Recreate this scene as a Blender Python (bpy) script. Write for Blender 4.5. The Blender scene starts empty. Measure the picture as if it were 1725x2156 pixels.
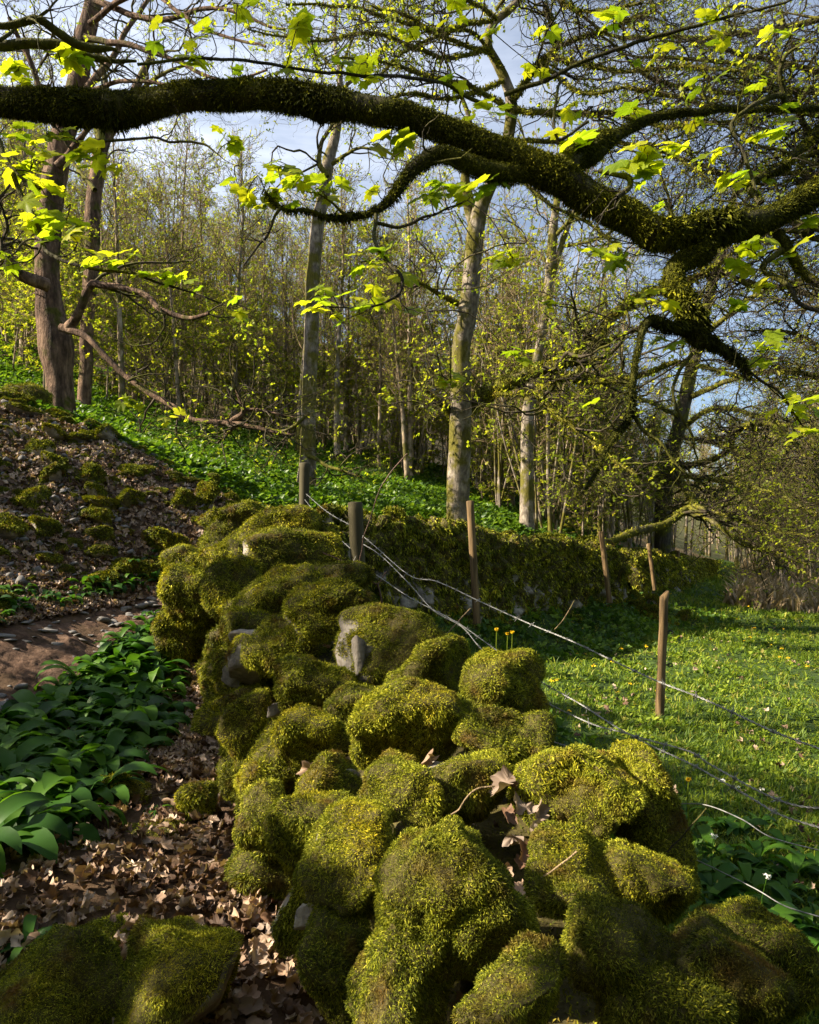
import bpy, math, random
import numpy as np
from mathutils import Vector, Matrix
PI = math.pi
SC = bpy.context.scene
# ------------------------------------------------------------------ camera, world, sun
EYE = 1.5; F = 1437.0; CX = 862.5; HY = 1170.0
cam = bpy.data.cameras.new('camera'); camo = bpy.data.objects.new('camera', cam)
SC.collection.objects.link(camo); SC.camera = camo
camo.location = (0, 0, EYE); camo.rotation_euler = (PI/2, 0, 0)
cam.sensor_fit = 'VERTICAL'; cam.sensor_height = 36; cam.sensor_width = 28.8; cam.lens = 24
cam.shift_y = 92/2156; cam.clip_start = 0.02; cam.clip_end = 900
SUN_EL = 34; SUN_AZ = 262          # degrees, azimuth clockwise from +Y
w = bpy.data.worlds.new('World'); SC.world = w; w.use_nodes = True
nt = w.node_tree; nt.nodes.clear()
def nd(t, ty, **kw):
    n = t.nodes.new(ty)
    for k, v in kw.items(): setattr(n, k, v)
    return n
wo = nd(nt, 'ShaderNodeOutputWorld'); bg = nd(nt, 'ShaderNodeBackground'); sk = nd(nt, 'ShaderNodeTexSky')
sk.sky_type = 'NISHITA'; sk.sun_disc = False; sk.sun_elevation = math.radians(SUN_EL); sk.sun_rotation = math.radians(SUN_AZ)
sk.air_density = 1.0; sk.dust_density = 0.4; sk.ozone_density = 1.3
bg.inputs[1].default_value = 0.05
tc = nd(nt, 'ShaderNodeTexCoord'); mp = nd(nt, 'ShaderNodeMapping'); mp.inputs['Scale'].default_value = (1.2, 1.6, 7.0)
mp.inputs['Rotation'].default_value = (0.0, 0.25, 0.3)
nz = nd(nt, 'ShaderNodeTexNoise'); nz.inputs['Scale'].default_value = 1.7; nz.inputs['Detail'].default_value = 7; nz.inputs['Roughness'].default_value = 0.6
nt.links.new(tc.outputs['Generated'], mp.inputs[0]); nt.links.new(mp.outputs[0], nz.inputs[0])
cr = nd(nt, 'ShaderNodeValToRGB'); cr.color_ramp.elements[0].position = 0.27; cr.color_ramp.elements[0].color = (0.0, 0.0, 0.0, 1)
cr.color_ramp.elements[1].position = 0.62; cr.color_ramp.elements[1].color = (0.9, 0.9, 0.9, 1)
nt.links.new(nz.outputs[0], cr.inputs[0])
mx = nd(nt, 'ShaderNodeMix', data_type='RGBA'); mx.inputs[7].default_value = (8.6, 9.1, 10.2, 1)
sx = nd(nt, 'ShaderNodeSeparateXYZ'); nt.links.new(tc.outputs['Generated'], sx.inputs[0])
mr_ = nd(nt, 'ShaderNodeMapRange'); nt.links.new(sx.outputs[0], mr_.inputs[0]); mr_.inputs[1].default_value = .55; mr_.inputs[2].default_value = -.45; mr_.inputs[3].default_value = .06; mr_.inputs[4].default_value = 1.0
ml_ = nd(nt, 'ShaderNodeMath', operation='MULTIPLY'); nt.links.new(cr.outputs[0], ml_.inputs[0]); nt.links.new(mr_.outputs[0], ml_.inputs[1])
nt.links.new(ml_.outputs[0], mx.inputs[0]); nt.links.new(sk.outputs[0], mx.inputs[6])
nt.links.new(mx.outputs[2], bg.inputs[0]); nt.links.new(bg.outputs[0], wo.inputs[0])
sl = bpy.data.lights.new('sun', 'SUN'); so = bpy.data.objects.new('sun', sl); SC.collection.objects.link(so)
sl.energy = 5.0; sl.angle = math.radians(0.5); sl.color = (1.0, 0.87, 0.68)
SD = Vector((math.sin(math.radians(SUN_AZ))*math.cos(math.radians(SUN_EL)), math.cos(math.radians(SUN_AZ))*math.cos(math.radians(SUN_EL)), math.sin(math.radians(SUN_EL))))
so.rotation_euler = SD.to_track_quat('Z', 'Y').to_euler(); so.location = (-20, -5, 30)
SDn = np.array(SD)
vs = SC.view_settings; vs.view_transform = 'Standard'; vs.look = 'None'; vs.exposure = 1.75; vs.gamma = 1.0
SC.cycles.max_bounces = 5; SC.cycles.diffuse_bounces = 2; SC.cycles.glossy_bounces = 1; SC.cycles.transmission_bounces = 3
SC.cycles.transparent_max_bounces = 4; SC.cycles.use_adaptive_sampling = True; SC.cycles.adaptive_threshold = 0.02
SC.cycles.use_denoising = True; SC.cycles.caustics_reflective = False; SC.cycles.caustics_refractive = False

# ------------------------------------------------------------------ helpers
def U(px, py, D): return np.array([(px-CX)/F*D, D, EYE+(HY-py)/F*D])
def vnoise(P, seed=0):
    P = np.asarray(P, float); I = np.floor(P).astype(np.int64); f = P-I; f = f*f*(3-2*f)
    def h(i, j, k):
        n = (i*374761393+j*668265263+k*2147483647+seed*974711) & 0x7fffffff
        n = ((n ^ (n >> 13))*1274126177) & 0x7fffffff
        return ((n ^ (n >> 16)) & 0xffff)/65535.0
    r = 0
    for a in (0, 1):
        for b in (0, 1):
            for c in (0, 1):
                wt = (f[..., 0] if a else 1-f[..., 0])*(f[..., 1] if b else 1-f[..., 1])*(f[..., 2] if c else 1-f[..., 2])
                r = r+wt*h(I[..., 0]+a, I[..., 1]+b, I[..., 2]+c)
    return r*2-1
def fbm(P, oct=4, seed=0, rough=0.5):
    r = 0; a = 1; s = 0
    for o in range(oct):
        r = r+a*vnoise(np.asarray(P)*2**o+17.3*o, seed+o); s += a; a *= rough
    return r/s
def mesh(name, V, F, mat=None, parent=None, smooth=False, attrs=None, link=True):
    """F: list of (n,k) int arrays; attrs: dict name -> (domain, values)"""
    if not isinstance(F, (list, tuple)): F = [F]
    F = [np.asarray(f, np.int32) for f in F if len(f)]
    V = np.asarray(V, np.float32)
    me = bpy.data.meshes.new(name)
    me.vertices.add(len(V)); me.vertices.foreach_set('co', V.ravel())
    nl = sum(f.size for f in F); nf = sum(len(f) for f in F)
    me.loops.add(nl); me.polygons.add(nf)
    li = np.concatenate([f.ravel() for f in F]); tot = np.concatenate([np.full(len(f), f.shape[1], np.int32) for f in F])
    st = np.concatenate([[0], np.cumsum(tot)[:-1]]).astype(np.int32)
    me.loops.foreach_set('vertex_index', li); me.polygons.foreach_set('loop_start', st)
    if smooth: me.polygons.foreach_set('use_smooth', np.ones(nf, bool))
    if attrs:
        for k, (dom, val) in attrs.items():
            if np.ndim(val) == 2:
                a = me.attributes.new(k, 'FLOAT_COLOR', dom); v4 = np.ones((len(val), 4), np.float32); v4[:, :3] = val
                a.data.foreach_set('color', v4.ravel())
            else:
                a = me.attributes.new(k, 'FLOAT', dom); a.data.foreach_set('value', np.asarray(val, np.float32))
    me.update(calc_edges=True)
    if mat: me.materials.append(mat)
    if not link: return me
    o = bpy.data.objects.new(name, me); SC.collection.objects.link(o)
    if parent:
        o.parent = parent; o.matrix_parent_inverse = parent.matrix_basis.inverted()
    return o
def tag(o, label=None, cat=None, group=None, kind=None):
    if label: o['label'] = label
    if cat: o['category'] = cat
    if group: o['group'] = group
    if kind: o['kind'] = kind
    return o
def empty(name, loc, rz=0):
    o = bpy.data.objects.new(name, None); SC.collection.objects.link(o); o.location = [float(c) for c in loc]; o.rotation_euler = (0, 0, rz); o.empty_display_size = .2
    o.rotation_euler = (0, 0, rz)
    o.matrix_basis = Matrix.Translation(o.location) @ Matrix.Rotation(rz, 4, 'Z')
    return o
def copy_tree(o, parent=None):
    c = o.copy(); SC.collection.objects.link(c)
    if parent: c.parent = parent
    for ch in list(o.children): copy_tree(ch, c)
    return c
def nrm(v): return v/np.maximum(np.linalg.norm(v, axis=-1, keepdims=True), 1e-9)
def resample(pts, n):
    """pts (k, c) smooth Catmull-Rom resample to n along length (first three columns are position)"""
    pts = np.asarray(pts, float); k = len(pts)
    P = np.vstack([2*pts[0]-pts[1], pts, 2*pts[-1]-pts[-2]])
    out = []
    for i in range(k-1):
        p0, p1, p2, p3 = P[i], P[i+1], P[i+2], P[i+3]
        for t in np.linspace(0, 1, 9)[:-1]:
            out.append(.5*((2*p1)+(-p0+p2)*t+(2*p0-5*p1+4*p2-p3)*t*t+(-p0+3*p1-3*p2+p3)*t**3))
    out.append(pts[-1]); out = np.array(out)
    s = np.concatenate([[0], np.cumsum(np.linalg.norm(np.diff(out[:, :3], axis=0), axis=1))])
    q = np.linspace(0, s[-1], n)
    return np.stack([np.interp(q, s, out[:, c]) for c in range(pts.shape[1])], 1)
def tubes(P, R, sides, cap=False, bump=0, seed=0):
    """P (M,N,3) R (M,N) -> V, [quads]"""
    M, N, _ = P.shape
    T = nrm(np.gradient(P, axis=1))
    avg = nrm(T.mean(1)); ref = np.where(np.abs(avg[:, 2:3]) > .8, np.array([[1., 0, 0]]), np.array([[0, 0, 1.]]))
    A = nrm(np.cross(T, ref[:, None, :])); B = np.cross(T, A)
    th = np.linspace(0, 2*PI, sides, endpoint=False)
    ring = A[:, :, None, :]*np.cos(th)[None, None, :, None]+B[:, :, None, :]*np.sin(th)[None, None, :, None]
    RR = R[:, :, None, None]
    if bump:
        q = P[:, :, None, :]+ring*RR
        RR = RR*(1+bump*fbm(q*(1.3/max(R.max(), .01))*.6, 3, seed)[..., None])
    V = P[:, :, None, :]+ring*RR
    idx = np.arange(M*N*sides).reshape(M, N, sides); nx = np.roll(idx, -1, 2)
    Q = np.stack([idx[:, :-1], nx[:, :-1], nx[:, 1:], idx[:, 1:]], -1).reshape(-1, 4)
    return V.reshape(-1, 3), Q
def join(parts):
    """parts: list of (V,[F...]) -> V,[F...]"""
    V = []; Fs = {}; off = 0
    for v, f in parts:
        if not isinstance(f, (list, tuple)): f = [f]
        for a in f:
            if len(a): Fs.setdefault(a.shape[1], []).append(a+off)
        V.append(v); off += len(v)
    return np.concatenate(V), [np.concatenate(Fs[k]) for k in sorted(Fs)]
def grow(par, rng, n, t0, t1, lmin, lmax, ang, npts, wig, up, rr, tip=.35, flat=0.0, lenfall=.5, side=None, rmax=9):
    """vectorised child branches of par=(P,R)"""
    P, R = par; M, N, _ = P.shape
    m = np.repeat(np.arange(M), n); K = len(m)
    t = rng.uniform(t0, t1, K); x = t*(N-1); i = np.minimum(x.astype(int), N-2); f = (x-i)[:, None]
    o = P[m, i]*(1-f)+P[m, i+1]*f; r0 = R[m, i]*(1-f[:, 0])+R[m, i+1]*f[:, 0]
    T = nrm(P[m, i+1]-P[m, i])
    q = nrm(np.cross(T, rng.normal(size=(K, 3))+1e-3))
    q[:, 2] *= (1-flat); q = nrm(q)
    a = np.radians(rng.normal(ang, ang*.25, K))[:, None]
    d = nrm(T*np.cos(a)+q*np.sin(a))
    L = rng.uniform(lmin, lmax, K)*(1-lenfall*t)
    st = (L/(npts-1))[:, None]
    out = np.zeros((K, npts, 3)); out[:, 0] = o; 
    for s in range(1, npts):
        d = nrm(d+wig*rng.normal(size=(K, 3))+np.array([0, 0, up]))
        if flat: d[:, 2] *= (1-flat*.4); d = nrm(d)
        out[:, s] = out[:, s-1]+d*st
    rs = np.minimum(r0*rr, rmax)[:, None]*np.linspace(1, tip, npts)[None]
    return out, rs
def scatter(tm, P, X, Yv, Z, S, rnd=None):
    """tm=(V,[F]); place copies with basis columns X,Y,Z and scale S"""
    V, Fs = tm
    if not isinstance(Fs, (list, tuple)): Fs = [Fs]
    S = np.asarray(S)
    if S.ndim == 1: S = np.repeat(S[:, None], 3, 1)
    W = P[:, None, :]+(V[None, :, 0:1]*S[:, None, 0:1])*X[:, None]+(V[None, :, 1:2]*S[:, None, 1:2])*Yv[:, None]+(V[None, :, 2:3]*S[:, None, 2:3])*Z[:, None]
    n = len(V); off = (np.arange(len(P))*n)[:, None, None]
    return W.reshape(-1, 3), [(f[None]+off).reshape(-1, f.shape[1]) for f in Fs]
def basis(Z, rng):
    """random spin basis around Z (n,3)"""
    Z = nrm(Z); X = nrm(np.cross(Z, rng.normal(size=Z.shape)+1e-4)); return X, np.cross(Z, X), Z
def face_rnd(Fs, perinst, n, rng):
    """per-face random, constant inside each instance; F order must be instance-major"""
    r = rng.random(n); out = []
    for f in Fs: out.append(np.repeat(r, len(f)//n))
    return np.concatenate(out)

# ------------------------------------------------------------------ materials
def mat(name, build):
    m = bpy.data.materials.new(name); m.use_nodes = True; t = m.node_tree; t.nodes.clear()
    o = nd(t, 'ShaderNodeOutputMaterial'); build(t, o); return m
def lk(t, a, b): t.links.new(a, b)
def ramp(t, src, stops, interp='LINEAR'):
    r = nd(t, 'ShaderNodeValToRGB'); r.color_ramp.interpolation = interp
    e = r.color_ramp.elements
    while len(e) < len(stops): e.new(.5)
    for i, (p, c) in enumerate(stops):
        e[i].position = p; e[i].color = (*c, 1) if len(c) == 3 else c
    lk(t, src, r.inputs[0]); return r.outputs[0]
def noise(t, scale, detail=4, rough=.55, co=None, stretch=None):
    n = nd(t, 'ShaderNodeTexNoise'); n.inputs['Scale'].default_value = scale; n.inputs['Detail'].default_value = detail; n.inputs['Roughness'].default_value = rough
    if co is None:
        c = nd(t, 'ShaderNodeTexCoord'); co = c.outputs['Object']
    if stretch:
        m = nd(t, 'ShaderNodeMapping'); m.inputs['Scale'].default_value = stretch; lk(t, co, m.inputs[0]); co = m.outputs[0]
    lk(t, co, n.inputs[0]); return n.outputs[0]
def mixc(t, fac, a, b, blend='MIX'):
    m = nd(t, 'ShaderNodeMix', data_type='RGBA', blend_type=blend)
    if hasattr(fac, 'links') or not isinstance(fac, (int, float)): lk(t, fac, m.inputs[0])
    else: m.inputs[0].default_value = fac
    for v, s in ((a, 6), (b, 7)):
        if isinstance(v, (tuple, list)): m.inputs[s].default_value = (*v, 1)
        else: lk(t, v, m.inputs[s])
    return m.outputs[2]
def attr(t, name):
    a = nd(t, 'ShaderNodeAttribute'); a.attribute_name = name; return a
def math_(t, op, a, b=0.0):
    m = nd(t, 'ShaderNodeMath', operation=op)
    for v, s in ((a, 0), (b, 1)):
        if isinstance(v, (int, float)): m.inputs[s].default_value = v
        else: lk(t, v, m.inputs[s])
    return m.outputs[0]
def bump(t, h, strength=.5, dist=.02):
    b = nd(t, 'ShaderNodeBump'); b.inputs['Strength'].default_value = strength; b.inputs['Distance'].default_value = dist
    lk(t, h, b.inputs['Height']); return b.outputs[0]
def princ(t, o, col, rough=.8, nrmv=None, spec=.3, metallic=0):
    p = nd(t, 'ShaderNodeBsdfPrincipled'); p.inputs['Roughness'].default_value = rough; p.inputs['Specular IOR Level'].default_value = spec; p.inputs['Metallic'].default_value = metallic
    if isinstance(col, (tuple, list)): p.inputs['Base Color'].default_value = (*col, 1)
    else: lk(t, col, p.inputs['Base Color'])
    if nrmv is not None: lk(t, nrmv, p.inputs['Normal'])
    if o is not None: lk(t, p.outputs[0], o.inputs[0])
    return p
def leafmat(name, stops, trans=.5, tcol=1.5, rough=.5, spec=.3, extra=None):
    def b(t, o):
        a = attr(t, 'rnd'); col = ramp(t, a.outputs['Fac'], stops)
        if extra: col = extra(t, col)
        p = princ(t, None, col, rough, spec=spec)
        tr = nd(t, 'ShaderNodeBsdfTranslucent')
        c2 = mixc(t, 1.0, col, (tcol, tcol*1.0, tcol*.45), 'MULTIPLY'); lk(t, c2, tr.inputs[0])
        m = nd(t, 'ShaderNodeMixShader'); m.inputs[0].default_value = trans
        lk(t, p.outputs[0], m.inputs[1]); lk(t, tr.outputs[0], m.inputs[2]); lk(t, m.outputs[0], o.inputs[0])
    return mat(name, b)
def moss_extra(t, col):
    geo = nd(t, 'ShaderNodeNewGeometry')
    n1 = noise(t, 3.2, 4, .6, geo.outputs['Position'])
    c = ramp(t, n1, [(.35, (.5, .48, .5)), (.5, (1, 1, 1)), (.68, (1.3, 1.1, .7))])
    col = mixc(t, 1.0, col, c, 'MULTIPLY')
    n2 = noise(t, 9.0, 3, .6, geo.outputs['Position'])
    f = ramp(t, n2, [(.54, (0, 0, 0)), (.72, (1, 1, 1))])
    return mixc(t, f, col, (.15, .085, .02))
M = {}
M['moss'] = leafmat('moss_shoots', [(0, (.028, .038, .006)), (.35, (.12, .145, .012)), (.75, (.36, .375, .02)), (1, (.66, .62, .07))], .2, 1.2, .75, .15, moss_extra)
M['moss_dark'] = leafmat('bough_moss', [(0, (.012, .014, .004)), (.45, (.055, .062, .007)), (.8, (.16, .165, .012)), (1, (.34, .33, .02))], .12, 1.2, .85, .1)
def b_stone(t, o):
    m = attr(t, 'moss'); geo = nd(t, 'ShaderNodeNewGeometry')
    n = noise(t, 7, 6, .65, geo.outputs['Position']); n2 = noise(t, 45, 4, .6, geo.outputs['Position'])
    rock = ramp(t, n, [(.3, (.08, .07, .058)), (.5, (.24, .21, .175)), (.7, (.45, .41, .35))])
    rock = mixc(t, .35, rock, ramp(t, n2, [(.3, (.4, .4, .4)), (.7, (1.3, 1.3, 1.3))]), 'MULTIPLY')
    ms = ramp(t, n2, [(.3, (.03, .024, .007)), (.7, (.09, .075, .016))])
    f = ramp(t, m.outputs['Fac'], [(.42, (0, 0, 0)), (.55, (1, 1, 1))])
    princ(t, o, mixc(t, f, rock, ms), .85, bump(t, n2, .7, .01))
M['stone'] = mat('wall_stone', b_stone)
def b_scree(t, o):
    n = noise(t, 6, 6, .65); oi = nd(t, 'ShaderNodeObjectInfo')
    rock = ramp(t, n, [(.3, (.07, .066, .062)), (.7, (.24, .225, .21))])
    princ(t, o, rock, .85, bump(t, n, .6, .01))
M['scree'] = mat('grey_limestone', b_scree)
def barkb(c0, c1, c2, mossamt, mosscol=(.075, .075, .012), sc=9, st=(1, 1, .18), bs=.9, bd=.03):
    def b(t, o):
        geo = nd(t, 'ShaderNodeNewGeometry'); pos = geo.outputs['Position']
        n = noise(t, sc, 6, .68, pos, st); n2 = noise(t, 2.3, 4, .6, pos); n3 = noise(t, 60, 3, .6, pos)
        col = ramp(t, n, [(.33, c0), (.5, c1), (.66, c2)])
        f = ramp(t, n2, [(.62-mossamt*.4, (0, 0, 0)), (.72-mossamt*.4, (1, 1, 1))])
        mc = mixc(t, n3, tuple(.45*v for v in mosscol), tuple(1.5*v for v in mosscol))
        col = mixc(t, f, col, mc)
        n4 = noise(t, sc*2.6, 5, .7, pos, (1, 1, .35)); n5 = noise(t, 3.7, 5, .65, pos)
        col = mixc(t, .8, col, ramp(t, n4, [(.3, (.35, .33, .3)), (.5, (1, 1, 1)), (.7, (1.45, 1.4, 1.3))]), 'MULTIPLY')
        col = mixc(t, ramp(t, n5, [(.36, (.55, .55, .55)), (.46, (0, 0, 0))]), col, tuple(v*.4 for v in c1))
        hh = math_(t, 'ADD', n, n4)
        princ(t, o, col, .9, bump(t, hh, bs, bd), .15)
    return b
M['bark_dark'] = mat('dark_bark', barkb((.03, .025, .02), (.055, .048, .035), (.1, .09, .06), .45))
M['bark_brown'] = mat('rugged_brown_bark', barkb((.03, .02, .013), (.13, .082, .054), (.27, .18, .12), .2, sc=7, st=(1, 1, .22), bs=1, bd=.06))
M['bark_pale'] = mat('pale_grey_bark', barkb((.08, .066, .052), (.2, .168, .132), (.33, .29, .235), .42, (.11, .1, .018), 11, (1, 1, .5), .6, .02))
M['bark_mossy'] = mat('mossy_branch_bark', barkb((.04, .035, .02), (.09, .08, .04), (.16, .14, .07), .65, (.12, .115, .016)))
M['bark_forest'] = mat('woodland_bark', barkb((.09, .07, .045), (.23, .18, .12), (.42, .35, .26), .3, (.085, .08, .02), 4, (1, 1, .3)))
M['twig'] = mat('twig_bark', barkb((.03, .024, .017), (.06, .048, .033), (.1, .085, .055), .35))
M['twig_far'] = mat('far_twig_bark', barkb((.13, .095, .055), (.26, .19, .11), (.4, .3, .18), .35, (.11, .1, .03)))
def vein_extra(t, col):
    v = attr(t, 'vein'); f = math_(t, 'POWER', v.outputs['Fac'], 9.0); f = math_(t, 'MULTIPLY', f, .4)
    return mixc(t, f, col, (.62, .66, .2))
M['leaf_near'] = leafmat('young_sycamore_leaf', [(0, (.15, .24, .010)), (.5, (.31, .37, .012)), (1, (.46, .46, .018))], .62, 1.6, .45, .3, vein_extra)
M['leaf_mid'] = leafmat('spring_leaf', [(0, (.16, .22, .018)), (.5, (.26, .31, .022)), (1, (.38, .38, .04))], .6, 1.6, .5)
M['leaf_far'] = leafmat('woodland_leaf', [(0, (.13, .19, .012)), (.5, (.25, .30, .018)), (1, (.42, .41, .04))], .6, 1.5, .6)
M['garlic'] = leafmat('wild_garlic_leaf', [(0, (.014, .05, .006)), (.6, (.035, .1, .01)), (1, (.08, .17, .014))], .36, 1.6, .5, .18)
M['herb'] = leafmat('ground_cover_leaf', [(0, (.03, .075, .01)), (.6, (.075, .15, .014)), (1, (.16, .25, .02))], .38, 1.4, .45, .3)
M['grass'] = leafmat('meadow_leaf', [(0, (.05, .10, .012)), (.5, (.13, .2, .016)), (.9, (.25, .31, .022)), (1, (.34, .29, .08))], .38, 1.4, .55, .25)
M['straw'] = leafmat('dry_reed', [(0, (.2, .14, .08)), (1, (.45, .34, .2))], .3, 1.1, .7)
M['dead_leaf'] = leafmat('dead_leaf', [(0, (.05, .028, .017)), (.3, (.15, .085, .05)), (.5, (.26, .2, .155)), (.75, (.34, .22, .14)), (1, (.52, .4, .3))], .15, 1.1, .65, .25)
def b_simple(c, rough, spec=.3, metal=0, sc=None, amt=.4, st=None):
    def b(t, o):
        if sc:
            n = noise(t, sc, 5, .6, None, st); col = ramp(t, n, [(.3, tuple(v*(1-amt) for v in c)), (.7, tuple(min(1, v*(1+amt)) for v in c))])
            princ(t, o, col, rough, bump(t, n, .4, .004), spec, metal)
        else: princ(t, o, c, rough, None, spec, metal)
    return b
M['wire'] = mat('galvanised_wire', b_simple((.24, .24, .23), .5, .5, .4, 40, .5))
M['post_wood'] = mat('weathered_post_wood', b_simple((.13, .085, .04), .85, .2, 0, 30, .75, (1, 1, .08)))
M['post_green'] = mat('algae_stained_post_wood', b_simple((.07, .06, .032), .85, .2, 0, 14, .5, (1, 1, .1)))
M['black'] = mat('black_plastic', b_simple((.015, .015, .016), .4))
M['yellow'] = mat('yellow_petal', b_simple((.75, .48, .01), .6, .2, 0, 30, .15))
M['white_petal'] = mat('white_petal', b_simple((.75, .75, .68), .6, .2, 0, 30, .1))
M['briar'] = mat('bramble_stem_bark', b_simple((.12, .065, .04), .6, .3, 0, 20, .4))
M['lichen'] = mat('pale_green_lichen', b_simple((.2, .24, .17), .9, .1, 0, 50, .5))
def b_ground(t, o):
    a = attr(t, 'col'); geo = nd(t, 'ShaderNodeNewGeometry'); pos = geo.outputs['Position']
    n = noise(t, 14, 8, .7, pos); n2 = noise(t, 1.7, 5, .6, pos)
    c = mixc(t, .9, a.outputs['Color'], ramp(t, n, [(.25, (.3, .3, .3)), (.5, (1, 1, 1)), (.75, (1.8, 1.7, 1.6))]), 'MULTIPLY')
    c = mixc(t, .6, c, ramp(t, n2, [(.3, (.6, .6, .6)), (.7, (1.4, 1.4, 1.3))]), 'MULTIPLY')
    princ(t, o, c, .95, bump(t, n, .8, .03), .1)
M['ground'] = mat('woodland_soil', b_ground)
def b_path(t, o):
    geo = nd(t, 'ShaderNodeNewGeometry'); pos = geo.outputs['Position']
    n = noise(t, 9, 9, .7, pos); n2 = noise(t, 60, 4, .6, pos)
    c = ramp(t, n, [(.3, (.02, .012, .008)), (.45, (.075, .042, .026)), (.72, (.2, .125, .082))])
    c = mixc(t, .5, c, ramp(t, n2, [(.3, (.5, .5, .5)), (.7, (1.5, 1.5, 1.5))]), 'MULTIPLY')
    princ(t, o, c, .9, bump(t, n, .9, .04), .2)
M['path'] = mat('trodden_earth', b_path)

# ------------------------------------------------------------------ terrain
TP = np.array([
 (.9,1,0),(2.3,6.3,0),(1.5,3,0),(3,2,0),(9.7,16.6,0),(6,8,-.05),(15,15,-.1),(4.2,11,.2),(3,9,.15),(1.9,7.6,.2),(1.2,6,.15),(.6,5,.25),(1,4,.05),(.5,8,.36),(1.6,9.6,.33),(2.8,11.4,.3),
 (4.3,13.6,.32),(5.6,15.3,.45),(14.8,34,.35),(9.6,22,.3),(11.4,26,.3),(13.2,30,.3),(9.6,26,1.0),(11.7,30,.9),(6.2,19,1.15),(8.0,22.8,1.05),(17,37,.3),(7.6,19,.35),(18,30,.15),(30,60,.5),(60,60,1),(25,45,.35),
 (-.5,2.3,.3),(-.76,3.1,.33),(-1.4,5.3,.6),(-1.2,1.7,.42),(-.4,1.2,.3),(-2,3.3,.45),(-2.8,4.6,.62),(-2.45,6.3,1.0),(-3.3,5.5,1.12),(-2.6,6.9,1.4),(-5,5,1.7),(-4.8,8,3.2),(-2.1,7.8,2.0),(-3.4,7.8,2.62),
 (-2,2,.5),(-4,3,.9),(-7,6,3.2),(-7,9,4.1),(-3,0,.5),(0,0,.2),(0,-2,.2),(-1.2,4,.42),(-3,5,.9),
 (-5.9,12,3.7),(-1.9,13,2.7),(.8,11,1.95),(2.76,16,2.1),(6,22,2.1),(13,37,1.2),(3.6,15.2,1.35),(-.3,9.6,1.6),(2.0,12.6,1.6),(-1.8,8.6,1.95),
 (-9.8,25,6.9),(-1,25,5.2),(7,30,3.8),(16,45,2.2),(-15,30,11),(-12,16,6.8),(-20,20,12.5),(-25,40,20),(-8,45,12.5),(5,50,7.5),(20,60,3.5),(-40,80,42),(0,80,22),(30,90,6),(60,90,3),(80,30,1),(40,10,0),
 (-30,0,15),(-15,0,6),(-10,5,4.4),(0,-20,0),(-20,-20,6),(20,-20,-.5),(150,150,8),(-150,150,70),(-150,-100,40),(150,-100,0),(0,150,34),(-150,0,60),(150,0,0)], float)
def _k(d): return np.sqrt(d*d+.15)
_d = np.linalg.norm(TP[:, None, :2]-TP[None, :, :2], axis=2); n_ = len(TP)
_A = np.zeros((n_+3, n_+3)); _A[:n_, :n_] = -_k(_d)+np.eye(n_)*.02; _A[:n_, n_] = 1; _A[:n_, n_+1:] = TP[:, :2]; _A[n_:, :n_] = _A[:n_, n_:].T
_W = np.linalg.solve(_A, np.concatenate([TP[:, 2], [0, 0, 0]]))
def H(x, y, fine=True):
    x = np.asarray(x, float); y = np.asarray(y, float); sh = x.shape; q = np.stack([x.ravel(), y.ravel()], 1)
    out = np.zeros(len(q))
    for i in range(0, len(q), 20000):
        s = q[i:i+20000]; d = np.linalg.norm(s[:, None]-TP[None, :, :2], axis=2)
        out[i:i+20000] = -_k(d)@_W[:n_]+_W[n_]+s@_W[n_+1:]
    if fine:
        q3 = np.concatenate([q, np.zeros((len(q), 1))], 1)
        out = out+.05*fbm(q3*1.3, 4, 3)
        sc_ = np.clip((out-1.2)/.6, 0, 1)*(q[:, 1] < 10)*(q[:, 0] < -1.9)*(q[:, 1] > 3)
        out = out+sc_*.10*fbm(q3*3.1, 3, 9)
    return out.reshape(sh)
def Hn(x, y, e=.05):
    hx = (H(x+e, y)-H(x-e, y))/(2*e); hy = (H(x, y+e)-H(x, y-e))/(2*e)
    return nrm(np.stack([-hx, -hy, np.ones_like(hx)], -1))
# plan curves
NW = np.array([(.34,-.9,.80,.36),(.34,.0,.82,.36),(.33,.6,.84,.35),(.30,1.0,.86,.34),(.26,1.7,.90,.36),(.0,2.4,.98,.38),(-.30,3.3,1.14,.42),(-.72,4.5,1.38,.42),(-1.08,5.5,1.62,.42),(-1.5,6.5,1.82,.45),(-1.72,7.3,1.92,.42)])
FW1 = np.array([(-1.75,7.5,1.9,.34),(-.9,8.1,1.86,.34),(0,8.9,1.86,.34),(1.1,10.1,1.8,.34),(2.3,11.7,1.71,.34),(3.5,13.4,1.64,.34),(4.15,14.4,1.58,.33)])
FW2 = np.array([(4.75,15.3,1.52,.33),(7,19,1.46,.33),(10.5,26,1.32,.33),(15.5,36,1.12,.33),(21,47,1.0,.33)])
WALLX = np.vstack([NW, FW1, FW2])
def wallx(y): return np.interp(y, np.concatenate([NW[:, 1], FW1[1:, 1], FW2[:, 1]]), np.concatenate([NW[:, 0], FW1[1:, 0], FW2[:, 0]]))
_ys = .4*np.exp(np.linspace(0, math.log(45/.4), 900))
def px_ground(px, py):
    xs = (px-CX)/F*_ys; z = H(xs, _ys, False); k = np.argmax(EYE+(HY-py)/F*_ys < z)
    return (float(xs[k]), float(_ys[k]))
PATH_ = []
for a_, t_, b_ in [(-420, 1340, 1700), (-150, 1338, 1570), (0, 1330, 1520), (100, 1312, 1475), (180, 1300, 1420), (260, 1286, 1350), (330, 1272, 1300), (375, 1258, 1270)]:
    p, q = np.array(px_ground(a_, t_)), np.array(px_ground(a_, b_)); PATH_.append((*((p+q)/2), max(.16, np.hypot(*(p-q))/2*.8)))
PATH = np.array(PATH_)
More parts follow.
